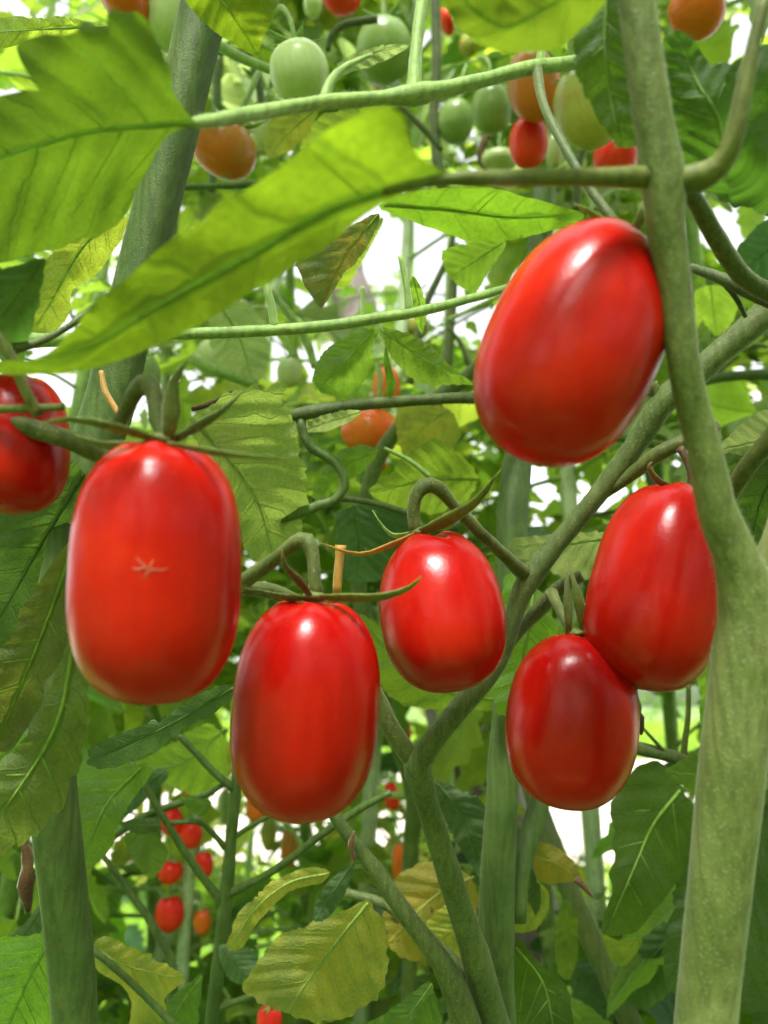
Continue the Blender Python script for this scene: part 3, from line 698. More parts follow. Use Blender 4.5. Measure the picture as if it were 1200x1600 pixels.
stem(p3, 'branch', [(568, 498, .224, 4), (567, 470, .224, 3.5), (566, 448, .224, 4)], 'lite', 8)
stem(p3, 'branch', [(640, 490, .228, 7), (634, 440, .228, 5), (625, 400, .228, 4)], 'lite', 8)
stem(p3, 'branch', [(20, 545, .158, 9), (60, 535, .16, 6), (110, 508, .163, 5), (160, 470, .166, 4), (190, 450, .17, 3)], 'dark', 10)
stem(p3, 'branch', [(-20, 640, .15, 7), (40, 638, .149, 7), (100, 636, .149, 6)], 'near', 10)
stem(p3, 'branch', [(-10, 520, .145, 9), (15, 555, .146, 9), (35, 600, .147, 8), (60, 650, .149, 8)], 'near', 12, hairs=100)
stem(p3, 'dry_sepal', [(158, 580, .2, 4), (164, 610, .199, 5), (178, 635, .198, 5), (190, 655, .197, 4)], 'orange', 8)
pl3 = [
 ([(305, 190), (285, 168), (270, 140), (265, 100), (246, 65), (226, 24), (215, 15), (195, 20), (172, 15), (166, 26), (167, 42), (150, 38), (128, 35), (119, 52), (75, 54), (34, 64), (24, 74), (33, 97), (50, 125), (62, 142), (38, 140), (0, 150), (-60, 160), (-110, 250), (-70, 400), (0, 410), (50, 395), (90, 392), (120, 372), (150, 375), (175, 355), (200, 332), (228, 270), (255, 217), (285, 202)], [(300, 192), (220, 198), (150, 205), (70, 225), (-60, 265)], .13, 'nearg', .25, 'broad lobed green leaf in the top left corner', (-.1, .8)),
 ([(280, -40), (292, 5), (330, 45), (375, 76), (402, 86), (410, 62), (424, 30), (440, -40)], [(320, -40), (360, 20), (402, 84)], .17, 'near', .4, None, (0, .5)),
 ([(-40, 420), (0, 418), (35, 412), (68, 403), (70, 425), (62, 470), (48, 520), (32, 550), (-40, 560)], [(66, 406), (30, 460), (-20, 520)], .15, 'dark', .4, None, (0, 0)),
 ([(45, 522), (60, 430), (95, 380), (165, 335), (200, 345), (180, 390), (150, 430), (112, 458), (108, 490), (85, 520)], [(170, 345), (120, 400), (60, 510)], .235, 'bright', .3, None, (0, 0)),
 ([(-30, 30), (50, 26), (110, 28), (150, 35), (170, 43), (120, 56), (60, 58), (25, 72), (-30, 78)], [(168, 42), (80, 45), (-30, 52)], .2, 'bright', .5, None, (0, .4)),
 ([(512, 132), (528, 98), (560, 80), (600, 70), (645, 68), (620, 85), (600, 96), (570, 106), (540, 116), (522, 128)], [(514, 130), (560, 92), (640, 70)], .18, 'pale', .4, None, (0, .4)),
 ([(-30, 770), (40, 745), (110, 720), (140, 760), (118, 830), (80, 900), (40, 970), (-30, 1040)], [(130, 740), (70, 840), (-20, 1000)], .215, 'dark', .3, None, (0, 0)),
 ([(0, 1010), (40, 940), (110, 850), (118, 940), (100, 1010), (75, 1080), (50, 1130), (10, 1175), (-30, 1150)], [(112, 860), (70, 980), (0, 1150)], .186, 'olive', -.3, None, (0, 0)),
 ([(112, 1000), (138, 1060), (142, 1110), (128, 1180), (112, 1225), (90, 1270), (50, 1310), (0, 1345), (-60, 1380), (-60, 1260), (0, 1190), (60, 1120), (92, 1040)], [(115, 1010), (80, 1150), (-40, 1330)], .178, 'olive', .35, None, (0, 0)),
 ([(135, 1190), (146, 1165), (200, 1140), (260, 1115), (320, 1080), (372, 1070), (345, 1108), (285, 1142), (232, 1180), (180, 1200), (150, 1204)], [(365, 1075), (260, 1135), (140, 1190)], .215, 'blue', .35, None, (0, 0)),
 ([(-30, 1480), (30, 1462), (78, 1458), (98, 1520), (100, 1600), (60, 1660), (-30, 1640)], [(82, 1465), (45, 1530), (0, 1640)], .225, 'mid', .3, None, (0, 0)),
 ([(110, 1260), (140, 1180), (190, 1190), (240, 1200), (200, 1260), (170, 1330), (130, 1360)], [(220, 1200), (165, 1260), (130, 1350)], .26, 'mid', .3, None, (0, 0)),
]
for ol, md, d, m, fo, lb, ti in pl3: poly_leaf(p3, ol, md, d, m, fold=fo, label=lb, tilt=ti if ti != (0, 0) else None)

p4 = empty('tomato_plant', P(335, 1640, .3), 'slender young tomato plant at the lower left with thin branching green stalks', 'plant', FG)
stem(p4, 'stem', [(320, 1900, .3, 12), (330, 1620, .3, 11), (345, 1480, .3, 10.5), (354, 1400, .3, 11), (360, 1320, .3, 9.5), (368, 1240, .3, 9), (372, 1190, .302, 8), (380, 1080, .31, 7)], 'left', 14, hairs=500, hl=.001)
for q in ([(352, 1398, .3, 8), (395, 1378, .297, 6), (440, 1352, .294, 6), (500, 1306, .29, 6), (560, 1265, .288, 6), (610, 1238, .286, 5)],
          [(350, 1412, .3, 8), (320, 1375, .298, 6.5), (285, 1325, .296, 6), (245, 1260, .294, 5.5), (205, 1190, .292, 5)],
          [(366, 1232, .3, 7), (340, 1212, .299, 6), (305, 1175, .298, 5.5), (278, 1148, .297, 4.5)],
          [(353, 1325, .3, 5), (335, 1305, .298, 4.5), (318, 1288, .297, 4), (300, 1284, .296, 3.5), (265, 1286, .295, 4)],
          [(272, 1530, .31, 8), (262, 1490, .31, 6.5), (235, 1440, .31, 6), (200, 1390, .31, 5), (160, 1335, .31, 4)],
          [(130, 1475, .25, 6), (165, 1500, .25, 5.5), (215, 1545, .25, 5.5), (290, 1620, .25, 6)],
          [(332, 1580, .3, 5), (360, 1568, .3, 4.5), (395, 1555, .3, 4)],
          [(350, 1225, .3, 4), (320, 1242, .3, 5), (260, 1262, .3, 6), (200, 1290, .3, 7), (130, 1340, .3, 8)],
          [(364, 1310, .3, 4), (385, 1295, .3, 4), (420, 1275, .3, 3.5)],
          [(268, 1600, .31, 8), (270, 1540, .31, 8), (272, 1510, .31, 6)]):
    stem(p4, 'branch', q, 'left', 10, hairs=120, hl=.0009)
for q in ([(318, 1180, .505, 8), (312, 1260, .505, 9), (300, 1340, .505, 9), (292, 1420, .505, 9), (285, 1520, .505, 10), (280, 1700, .505, 11)], [(300, 1330, .505, 4), (280, 1300, .505, 3), (274, 1262, .505, 3)], [(296, 1400, .505, 4), (280, 1385, .505, 3), (266, 1394, .505, 3)], [(294, 1420, .505, 4), (306, 1408, .505, 3), (315, 1418, .505, 3)]):
    stem(p4, 'branch', q, 'pale', 8)
for ol, md, d, m, fo in [
 ([(195, 1305), (228, 1290), (262, 1325), (258, 1350), (238, 1374), (218, 1358), (202, 1335)], [(228, 1292), (236, 1330), (238, 1372)], .3, 'mid', .3),
 ([(188, 1288), (215, 1278), (250, 1280), (248, 1298), (215, 1304)], [(250, 1290), (220, 1290), (190, 1288)], .292, 'dark', .3),
 ([(280, 1245), (300, 1243), (330, 1252), (322, 1272), (312, 1276), (292, 1262)], [(282, 1247), (328, 1255)], .292, 'mid', .3),
 ([(143, 1480), (165, 1462), (200, 1478), (250, 1500), (290, 1530), (262, 1556), (254, 1600), (225, 1640), (202, 1610), (205, 1570), (190, 1540), (150, 1515)], [(145, 1480), (200, 1510), (285, 1530)], .262, 'yellow', .5),
 ([(240, 1620), (262, 1565), (290, 1540), (316, 1524), (312, 1570), (300, 1640)], [(315, 1527), (280, 1575), (255, 1630)], .285, 'mid', .3),
 ([(342, 1478), (370, 1475), (402, 1488), (398, 1515), (385, 1540), (358, 1530), (345, 1505)], [(345, 1480), (370, 1510), (390, 1535)], .28, 'blue', .3),
 ([(205, 1200), (250, 1170), (320, 1130), (350, 1150), (355, 1210), (320, 1250), (260, 1225)], [(350, 1140), (290, 1190), (210, 1205)], .34, 'bright', .2),
 ([(150, 1280), (200, 1220), (250, 1200), (262, 1215), (200, 1275), (160, 1300)], [(255, 1205), (200, 1250), (155, 1290)], .33, 'blue', .3),
 ([(-10, 1500), (5, 1470), (40, 1440), (75, 1400), (60, 1470), (20, 1530)], [(70, 1410), (30, 1470), (-5, 1500)], .3, 'blue', .4),
]: poly_leaf(p4, ol, md, d, m, fold=fo)
stem(p4, 'withered_leaf', [(38, 1310, .24, 3), (44, 1340, .24, 8), (40, 1370, .24, 10), (38, 1400, .24, 9), (44, 1425, .24, 4)], 'brown', 10, bump=.5)

p5 = empty('tomato_plant', P(560, 1100, .28), 'tomato plant behind the middle fruit with a snaking curled leaf stalk', 'plant', FG)
stem(p5, 'stem', [(640, 1900, .5, 12), (640, 1400, .46, 13), (645, 1240, .44, 14), (600, 1100, .42, 13), (560, 900, .40, 13), (600, 700, .38, 12), (760, 560, .36, 12), (850, 400, .36, 12)], 'center', 12)
stem(p5, 'branch', [(448, 652, .255, 9), (480, 645, .255, 11), (550, 634, .257, 9), (640, 626, .26, 9), (720, 622, .262, 9), (800, 625, .28, 9)], 'dark', 14, hairs=300)
stem(p5, 'branch', [(470, 655, .255, 8), (474, 680, .255, 8), (490, 702, .255, 8), (515, 716, .255, 7.5), (534, 738, .255, 7.5), (537, 762, .255, 7.5), (522, 782, .255, 7.5), (498, 790, .255, 8), (478, 798, .255, 9), (430, 810, .26, 9)], 'left', 14, hairs=300, label='curled green stalk')
stem(p5, 'branch', [(500, 782, .265, 4), (545, 780, .268, 5), (590, 788, .27, 5.5), (640, 803, .272, 5)], 'dark', 10)
stem(p5, 'branch', [(600, 700, .262, 3), (640, 720, .262, 4), (672, 745, .262, 4)], 'lite', 8)
for q, m in (([(715, 330, .5, 5), (700, 400, .5, 5), (668, 470, .5, 6), (655, 520, .5, 6), (640, 600, .5, 6)], 'dark'),
           ([(712, 380, .6, 7), (706, 470, .6, 8), (700, 560, .6, 8), (695, 640, .6, 8)], 'dark'),
           ([(1000, 395, .5, 5), (900, 420, .5, 5), (800, 455, .5, 4), (700, 500, .5, 4)], 'lite'),
           ([(700, 510, .5, 3), (722, 540, .5, 4), (740, 575, .5, 6), (800, 575, .5, 7)], 'dark'),
           ([(424, 455, .4, 6), (455, 495, .4, 6), (478, 530, .4, 7), (492, 575, .4, 6)], 'lite'),
           ([(300, 560, .36, 10), (340, 580, .36, 9), (400, 600, .37, 8)], 'lite'),
           ([(300, 640, .24, 4), (330, 630, .24, 4), (365, 610, .24, 3)], 'brown'),
           ([(680, -20, .5, 8), (682, 100, .5, 8), (678, 180, .5, 8), (685, 260, .5, 9), (700, 330, .5, 9)], 'dark'),
           ([(512, 80, .4, 4), (518, 55, .4, 5), (540, 38, .4, 6), (590, 30, .4, 6)], 'dark'),
           ([(340, 70, .32, 9), (380, 92, .32, 8), (430, 112, .32, 7)], 'lite'),
           ([(378, 60, .4, 5), (402, 120, .4, 6), (408, 190, .4, 6), (395, 260, .4, 5)], 'dark'),
           ([(340, 90, .5, 7), (338, 180, .5, 7), (330, 300, .5, 7)], 'left'),
           ([(280, 293, .34, 5), (330, 291, .34, 5), (400, 288, .34, 6), (470, 285, .34, 5)], 'left'),
           ([(620, 160, .4, 4), (660, 200, .4, 5), (690, 235, .4, 4)], 'dark'),
           ([(760, 270, .5, 5), (750, 240, .5, 6), (765, 205, .5, 6)], 'brown'),
           ([(935, 170, .4, 4), (905, 255, .4, 6), (900, 330, .4, 6)], 'dark'),
           ([(1080, 600, .4, 8), (1140, 588, .4, 8), (1230, 585, .4, 9)], 'dark'),
           ([(925, 690, .34, 9), (960, 682, .34, 9), (1000, 690, .34, 8), (1060, 700, .34, 7)], 'left'),
           ([(640, 1240, .44, 6), (610, 1242, .44, 5), (590, 1230, .44, 4)], 'lite'),
           ([(400, 1480, .5, 4), (440, 1470, .5, 4), (500, 1445, .5, 4)], 'lite'),
           ([(420, 1270, .5, 4), (450, 1290, .5, 3), (480, 1330, .5, 3)], 'lite')):
    stem(p5, 'branch', q, m, 8)
for ol, md, d, m, fo, lb in [
 ([(288, 662), (330, 630), (378, 605), (420, 598), (448, 602), (440, 625), (455, 650), (470, 690), (478, 745), (480, 810), (462, 850), (425, 884), (395, 876), (375, 840), (350, 760), (315, 700)], [(300, 655), (350, 710), (400, 780), (430, 880)], .245, 'palem', .2, 'large pale green leaf with deep veins'),
 ([(560, 514), (592, 512), (582, 545), (586, 575), (565, 602), (540, 622), (500, 612), (488, 592), (500, 556), (530, 530)], [(585, 514), (545, 560), (500, 605)], .262, 'mid', .5, None),
 ([(592, 512), (640, 521), (682, 546), (712, 580), (742, 599), (700, 602), (655, 600), (622, 572), (602, 540)], [(594, 514), (660, 560), (740, 598)], .258, 'mid', .5, None),
 ([(602, 540), (610, 570), (618, 600), (608, 628), (604, 600), (600, 565)], [(603, 542), (612, 590), (608, 626)], .256, 'nearg', .2, None),
 ([(592, 333), (582, 370), (560, 405), (540, 425), (520, 455), (502, 482), (488, 465), (474, 440), (462, 412), (480, 392), (530, 362)], [(590, 336), (540, 400), (502, 478)], .24, 'rust', .3, 'green leaf with rust coloured marks'),
 ([(474, 672), (490, 655), (530, 641), (564, 643), (545, 660), (510, 673), (480, 676)], [(562, 644), (520, 658), (476, 672)], .25, 'pale', .3, None),
 ([(488, 772), (500, 740), (522, 710), (560, 695), (592, 703), (566, 738), (525, 762), (502, 792)], [(590, 703), (540, 730), (498, 785)], .28, 'mid', .5, None),
 ([(575, 770), (610, 735), (645, 700), (682, 685), (722, 708), (748, 750), (722, 790), (670, 803), (610, 792)], [(745, 750), (670, 750), (580, 772)], .3, 'mid', .3, None),
 ([(528, 802), (560, 790), (650, 798), (640, 850), (605, 900), (560, 912), (532, 902), (524, 850)], [(550, 795), (560, 850), (555, 910)], .3, 'blue', .3, None),
 ([(620, 640), (660, 632), (705, 640), (720, 680), (700, 700), (640, 720), (622, 690)], [(700, 640), (660, 670), (630, 710)], .36, 'yellow', .3, None),
 ([(328, 485), (345, 468), (382, 472), (412, 500), (422, 565), (400, 598), (360, 602), (340, 570), (326, 525)], [(340, 472), (375, 530), (395, 600)], .36, 'pale', .3, None),
 ([(640, 438), (648, 432), (660, 455), (667, 490), (660, 522), (650, 505), (642, 470)], [(646, 434), (656, 480), (659, 520)], .24, 'mid', .4, None),
 ([(690, 392), (730, 380), (790, 378), (760, 430), (740, 460), (700, 430)], [(785, 380), (740, 410), (710, 430)], .3, 'mid', .3, None),
 ([(418, 246), (412, 215), (425, 182), (460, 172), (498, 168), (490, 195), (470, 225), (440, 243)], [(495, 170), (455, 205), (420, 244)], .3, 'yellow', .3, None),
 ([(470, 230), (500, 180), (560, 168), (620, 160), (560, 220), (500, 240)], [(620, 160), (550, 195), (480, 232)], .33, 'bright', .3, None),
 ([(530, 370), (600, 340), (560, 420), (540, 450), (500, 440)], [(598, 342), (540, 420)], .4, 'bright', .3, None),
]: poly_leaf(p5, ol, md, d, m, fold=fo, label=lb)

p6 = empty('tomato_plant', P(990, 1640, .36), 'dark leaning tomato plant at the lower right with broad toothed leaves', 'plant', FG)
stem(p6, 'stem', [(1060, 1760, .36, 18), (985, 1600, .36, 18), (935, 1490, .365, 17), (890, 1390, .37, 17), (855, 1300, .38, 16), (830, 1230, .39, 15), (800, 1100, .41, 14), (760, 900, .44, 13)], 'dark', 16, hairs=200)
for ol, md, d, m, fo in [
 ([(958, 1250), (975, 1222), (995, 1198), (1022, 1188), (1042, 1198), (1060, 1228), (1090, 1268), (1098, 1310), (1078, 1350), (1045, 1395), (1020, 1425), (1000, 1452), (972, 1462), (940, 1455), (946, 1425), (957, 1390), (950, 1365), (960, 1340), (955, 1318), (962, 1298), (953, 1272)], [(1062, 1235), (1020, 1290), (985, 1370), (950, 1450)], .28, 'nearg', .3),
 ([(1040, 1205), (1060, 1190), (1110, 1160), (1180, 1180), (1180, 1260), (1110, 1250), (1075, 1235)], [(1180, 1200), (1110, 1210), (1045, 1208)], .27, 'mid', .3),
 ([(1092, 1285), (1068, 1340), (1048, 1410), (1036, 1480), (1038, 1530), (1060, 1560), (1150, 1580), (1260, 1560), (1270, 1250), (1200, 1230), (1130, 1250)], [(1200, 1260), (1120, 1380), (1045, 1540)], .29, 'dark', .25),
 ([(1000, 1470), (1040, 1440), (1060, 1470), (1055, 1540), (1010, 1580), (970, 1560), (960, 1520)], [(1050, 1460), (1010, 1510), (975, 1560)], .33, 'dark', .3),
 ([(942, 1462), (972, 1470), (1000, 1462), (1004, 1448), (1000, 1480), (975, 1510), (955, 1500)], [(1002, 1455), (975, 1490), (948, 1470)], .29, 'bright', -.4),
 ([(870, 1430), (885, 1405), (900, 1430), (905, 1480), (892, 1530), (872, 1520), (866, 1470)], [(886, 1408), (888, 1470), (884, 1528)], .33, 'mid', .3),
 ([(890, 1510), (930, 1500), (955, 1530), (960, 1580), (930, 1600), (900, 1570)], [(895, 1515), (925, 1545), (940, 1595)], .38, 'blue', .3),
 ([(880, 1560), (930, 1580), (980, 1640), (870, 1660)], [(885, 1565), (940, 1640)], .35, 'bright', .3),
 ([(1160, 960), (1200, 940), (1280, 960), (1280, 1200), (1200, 1220), (1170, 1150)], [(1260, 960), (1200, 1060), (1180, 1180)], .26, 'dark', .3),
 ([(1088, 1010), (1120, 1000), (1150, 1100), (1120, 1190), (1098, 1180), (1092, 1090)], [(1110, 1005), (1108, 1100), (1108, 1185)], .27, 'mid', .3),
 ([(1085, 455), (1110, 445), (1140, 452), (1152, 480), (1140, 510), (1118, 526), (1098, 500), (1086, 480)], [(1110, 446), (1120, 525)], .4, 'bright', .2),
 ([(1150, 400), (1165, 370), (1200, 342), (1260, 340), (1260, 440), (1200, 452), (1172, 432)], [(1240, 350), (1190, 400), (1160, 420)], .33, 'blue', .3),
 ([(1000, 1040), (1040, 1050), (1085, 1020), (1090, 1065), (1050, 1080), (1020, 1078)], [(1085, 1030), (1040, 1062), (1005, 1050)], .33, 'nearg', .3),
]: poly_leaf(p6, ol, md, d, m, fold=fo)

# ------------------------------------------------------------------ fruit further back
BG = 'tomatoes ripening further back'
CLEAR = []
def far_tomato(label, x, y, d, rw, rh, mat, tilt=0, nsep=5, sepm='lite', group=BG, ped=True, p=2.2, cat='tomato', free=True):
    a = R(tilt); dx, dy = math.sin(a) * rh, math.cos(a) * rh
    t = (x + dx, y - dy, d); b = (x - dx, y + dy, d)
    root = tomato(label, t, b, rw, mat, group, p=p, nu=28, nv=20, lobes=.02, nl=4, seed=random.random() * 6, dimple=.05)
    A = P(*t); L = rh * 2 * d / FPX
    up = (A - P(*b)).normalized(); f = up.orthogonal().normalized(); g = up.cross(f)
    mb = MB(); rr = rw * d / FPX
    tube(mb, [A - up * rr * .1, A, A + up * rr * .12], [rr * .1, rr * .2, rr * .1], 8, step=rr * .1, bump=.05); mb.uv = []
    cx = mb.build('calyx', SM[sepm], root)
    for k in range(nsep):
        th = 2 * math.pi * k / nsep + random.random(); h = f * math.cos(th) + g * math.sin(th)
        mb = MB(); ln = rr * random.uniform(.8, 1.3); lift = random.uniform(.1, .7)
        tube(mb, [A, A + h * ln * .5 + up * ln * .05, A + h * ln + up * ln * lift], [rr * .09, rr * .12, rr * .015], 6, step=rr * .2, bump=0, flat=.4, flatdir=up); mb.uv = []
        mb.build('sepal', SM[sepm], cx)
    if ped:
        mb = MB(); s = random.choice((-1, 1))
        e = Vector((s * rr * random.uniform(.4, 1), random.uniform(0, .01), rr * random.uniform(1.2, 2)))
        tube(mb, [A, A + up * rr * .7 + e * .1, A + up * rr * .9 + e * .4, A + up * rr * .5 + e], [rr * .09, rr * .08, rr * .1, rr * .07], 8, step=rr * .2, bump=.05); mb.uv = []
        mb.build('stalk', SM[sepm], root)
    if free: CLEAR.append((x, y, d, max(rw, rh) * 1.0 + 3))
    return root
FT = [
 ('pale green round tomato above the leaf stalk crossing the top', 468, 112, .28, 46, 45, 'pale', -8),
 ('brownish orange ridged tomato beside the dark left stem near the top', 350, 232, .36, 52, 42, 'brown', 25),
 ('small bright red oval tomato among green fruit near the top', 826, 223, .42, 30, 40, 'redf', 0),
 ('brown and orange turning tomato above the small red oval one', 835, 132, .40, 42, 56, 'brown', -12),
 ('large yellow green tomato left of the right hand stem at the top', 920, 168, .33, 54, 62, 'yel', -20),
 ('red tomato half hidden behind the right hand stem, under the yellow green one', 962, 246, .44, 34, 32, 'redf', 20),
 ('glossy orange tomato in the middle, below the drooping pair of leaves', 578, 674, .40, 46, 38, 'orange', 15),
 ('orange red tomato peeping out above the glossy orange one', 604, 606, .46, 22, 34, 'orange', 0),
 ('small dark red tomato just below the glossy orange one', 592, 724, .46, 12, 14, 'redf', 0),
 ('orange red tomato cut off by the top edge at the left', 192, -6, .30, 50, 34, 'orange', 60),
 ('pale green tomato at the top, between the left stem and the orange red one', 264, 22, .31, 42, 56, 'pale', 15),
 ('red tomato cut off by the top edge in the middle', 534, -12, .5, 32, 32, 'redf', 0),
 ('small pale yellow tomato at the top edge beside the red one', 489, 4, .48, 15, 24, 'pale', 0),
 ('orange tomato in the top right corner', 1088, 18, .34, 44, 34, 'orange', 30),
 ('dark green tomato under the crossing leaf stalk near the top right', 768, 170, .45, 32, 38, 'dgreen', 0),
 ('green tomato left of the dark green one near the top', 712, 190, .5, 28, 34, 'dgreen', 8),
 ('tiny orange tomato between leaves right of the pale round one', 590, 116, .6, 12, 22, 'orange', 0),
 ('small yellow tomato at the top right of the middle', 733, 70, .6, 16, 17, 'yel', 0),
 ('small yellow green tomato low beside the small red oval one', 779, 252, .5, 28, 18, 'green', 0),
 ('small green tomato right behind the small red oval one', 866, 236, .46, 13, 26, 'green', 0),
 ('pale green tomato hidden behind the brownish orange ridged one', 413, 208, .4, 22, 34, 'green', 0),
 ('small green tomato with pointed sepals below the thin horizontal shoot', 452, 582, .42, 20, 24, 'green', 0),
 ('tiny red tomato far off against the white sky', 720, 556, .8, 7, 9, 'redf', 0),
 ('red sliver of a tomato at the top edge right of the middle', 698, 34, .6, 20, 9, 'redf', 70),
 ('yellow tomato glowing behind the middle leaves', 645, 512, .7, 26, 22, 'yel', 0),
 ('red round tomato lowest in the far cluster at the lower left', 265, 1427, .5, 22, 28, 'redf', 0),
 ('red tomato highest in the far cluster at the lower left', 306, 1230, .5, 18, 20, 'redf', 10),
 ('red tomato in the middle of the far cluster behind the thin stalk', 298, 1303, .5, 18, 22, 'redf', 0),
 ('red tomato at the left of the far cluster, beside a green leaf', 268, 1283, .5, 18, 22, 'redf', -10),
 ('half hidden red tomato under the middle of the far cluster', 266, 1362, .5, 19, 18, 'redf', 0),
 ('red tomato behind the thin stem, right side of the far cluster', 318, 1352, .5, 15, 22, 'redf', 0),
 ('orange tomato at the right of the red round lowest one', 316, 1440, .5, 14, 20, 'orange', 0),
 ('dull yellow green tomato at the bottom of the far cluster', 297, 1480, .6, 17, 22, 'yel', 0),
 ('tiny red tomato between dark leaves left of the far cluster', 196, 1220, .5, 12, 18, 'redf', 0),
 ('orange tomato just under the bottom of the second large red tomato', 402, 1262, .5, 18, 22, 'orange', 0),
 ('pale yellow elongated tomato below the orange one under the second large tomato', 420, 1302, .6, 12, 28, 'yel', 0),
 ('dull orange elongated tomato right of the pale yellow elongated one', 452, 1324, .58, 14, 30, 'brown', 0),
 ('dark red tomato at the bottom edge under the yellow leaf', 421, 1592, .33, 20, 20, 'redf', 0),
 ('pink red tomato seen through the fork of the middle branch', 628, 1150, .6, 14, 26, 'redf', 10),
 ('red tomato left of the middle branch, below the fork', 612, 1244, .55, 12, 22, 'redf', -10),
 ('orange red tomato edge beside the middle branch above the golden leaf', 626, 1350, .5, 14, 34, 'orange', 0),
 ('red tomato glimpsed between curling leaves at the left edge', 36, 1078, .4, 14, 20, 'redf', 10),
 ('green tomato among leaves at the left above the big red one', 225, 585, .4, 26, 32, 'dgreen', 0),
 ('green tomato among bright leaves beside the hooked stalk', 330, 560, .5, 24, 30, 'green', 0),
 ('pale green tomato far behind at the lower left stem', 352, 1262, .75, 14, 28, 'pale', 0),
 ('green tomato high up behind the stalk, near the top edge', 600, 80, .5, 44, 50, 'dgreen', 0),
]
for a in FT: far_tomato(*a)

# ------------------------------------------------------------------ setting: ground, path, far growth
def sheet(name, pts, z, mat):
    mb = MB(); mb.v = [Vector((x, y, z)) for x, y in pts]; mb.face(tuple(range(len(pts))))
    o = mb.build(name, mat, None, False); tag(o, kind='structure'); return o
sheet('ground', [(-150, -100), (150, -100), (150, 250), (-150, 250)], 0, plain('soil_grass', [(.10, .20, .03), (.16, .28, .05), (.2, .17, .09)], 1.2, dist=.05))
sheet('path', [(-60, 4.1), (60, 3.3), (60, 12.5), (-60, 13.5)], .004, plain('dry_path', [(.48, .42, .34), (.55, .50, .42), (.4, .33, .25)], 3, dist=.02))
def grass(name, n, x0, x1, y0, y1, h, mat, seed, lab):
    rs = random.Random(seed); mb = MB()
    for _ in range(n):
        y = y0 + (y1 - y0) * rs.random()**1.5; x = rs.uniform(x0, x1); a = rs.random() * 6.28
        hh = h * rs.uniform(.4, 1.2); wv = hh * rs.uniform(.04, .14); b = Vector((x, y, 0)); s = Vector((math.cos(a), math.sin(a), 0)); l = Vector((-s.y, s.x, 0)) * hh * rs.uniform(.1, .9)
        k = len(mb.v); m = b + Vector((0, 0, hh * .6)) + l * .35; t = b + Vector((0, 0, hh * rs.uniform(.7, 1))) + l
        mb.v += [b - s * wv * .5, b + s * wv * .5, m + s * wv, m - s * wv, t]
        mb.uv += [(-.1, 0), (.1, 0), (.1, .5), (-.1, .5), (0, 1)]
        mb.face((k, k + 1, k + 2, k + 3)); mb.face((k + 3, k + 2, k + 4))
    o = mb.build(name, mat); tag(o, lab, 'grass', kind='stuff'); return o
grass('grass', 26000, -2.6, 3.2, 1.3, 4.4, .10, LM['bright'], 3, 'bright green grass and weeds on the ground between the plants and the path')
grass('grass', 14000, -9, 14, 13, 30, .35, LM['bright'], 4, 'sunlit meadow grass beyond the pale path')
def mass(name, x0, x1, y, h, mat, lab, seed):
    rs = random.Random(seed); mb = MB()
    for i in range(9000):
        x = rs.uniform(x0, x1); hh = h * (.75 + .35 * noise.noise(Vector((x * .35, seed, 0))))
        z = hh * rs.random()**.7; yy = y + rs.gauss(0, .8); a = Vector((rs.gauss(0, 1), rs.gauss(0, 1), rs.gauss(0, 1))).normalized(); b = a.orthogonal().normalized(); s = rs.uniform(.07, .2)
        c = Vector((x, yy, z)); k = len(mb.v)
        mb.v += [c - a * s, c + b * s * .5, c + a * s, c - b * s * .5]; mb.uv += [(0, 0), (.2, .5), (0, 1), (-.2, .5)]
        mb.face((k, k + 1, k + 2, k + 3))
    o = mb.build(name, mat); tag(o, lab, 'hedge', kind='stuff'); return o
mass('hedge', -30, 34, 32, 2.4, LM['mid'], 'far off belt of shrubs beyond the meadow', 5)

# wooden pole leaning behind the plants
pole = empty('wooden_post', P(770, 1260, .95), 'weathered grey brown wooden post leaning behind the plants', 'post')
mb = MB()
tube(mb, [P(850, 1640, .93), P(775, 1290, .95), P(728, 1130, 1.0), P(640, 800, 1.12), P(590, 600, 1.25), P(548, 450, 1.35), P(520, 350, 1.4), P(480, 180, 1.5)], [.052, .05, .048, .042, .037, .033, .03, .028], 20, step=.02, bump=.14)
mb.uv = []
mb.build('trunk', plain('old_wood', [(.09, .07, .06), (.16, .135, .12), (.04, .03, .025)], 40, dist=.003, stretch=(1, 1, .25)), pole)
mb = MB(); kc = P(742, 1140, .955)
tube(mb, [kc + Vector((0, .02, 0)), kc, kc + Vector((0, -.014, -.003)), kc + Vector((0, -.02, -.004))], [.03, .024, .017, .008], 16, step=.004, bump=.15); mb.uv = []
mb.build('knot', plain('old_knot', [(.09, .06, .04), (.14, .10, .07)], 90, dist=.003), pole)

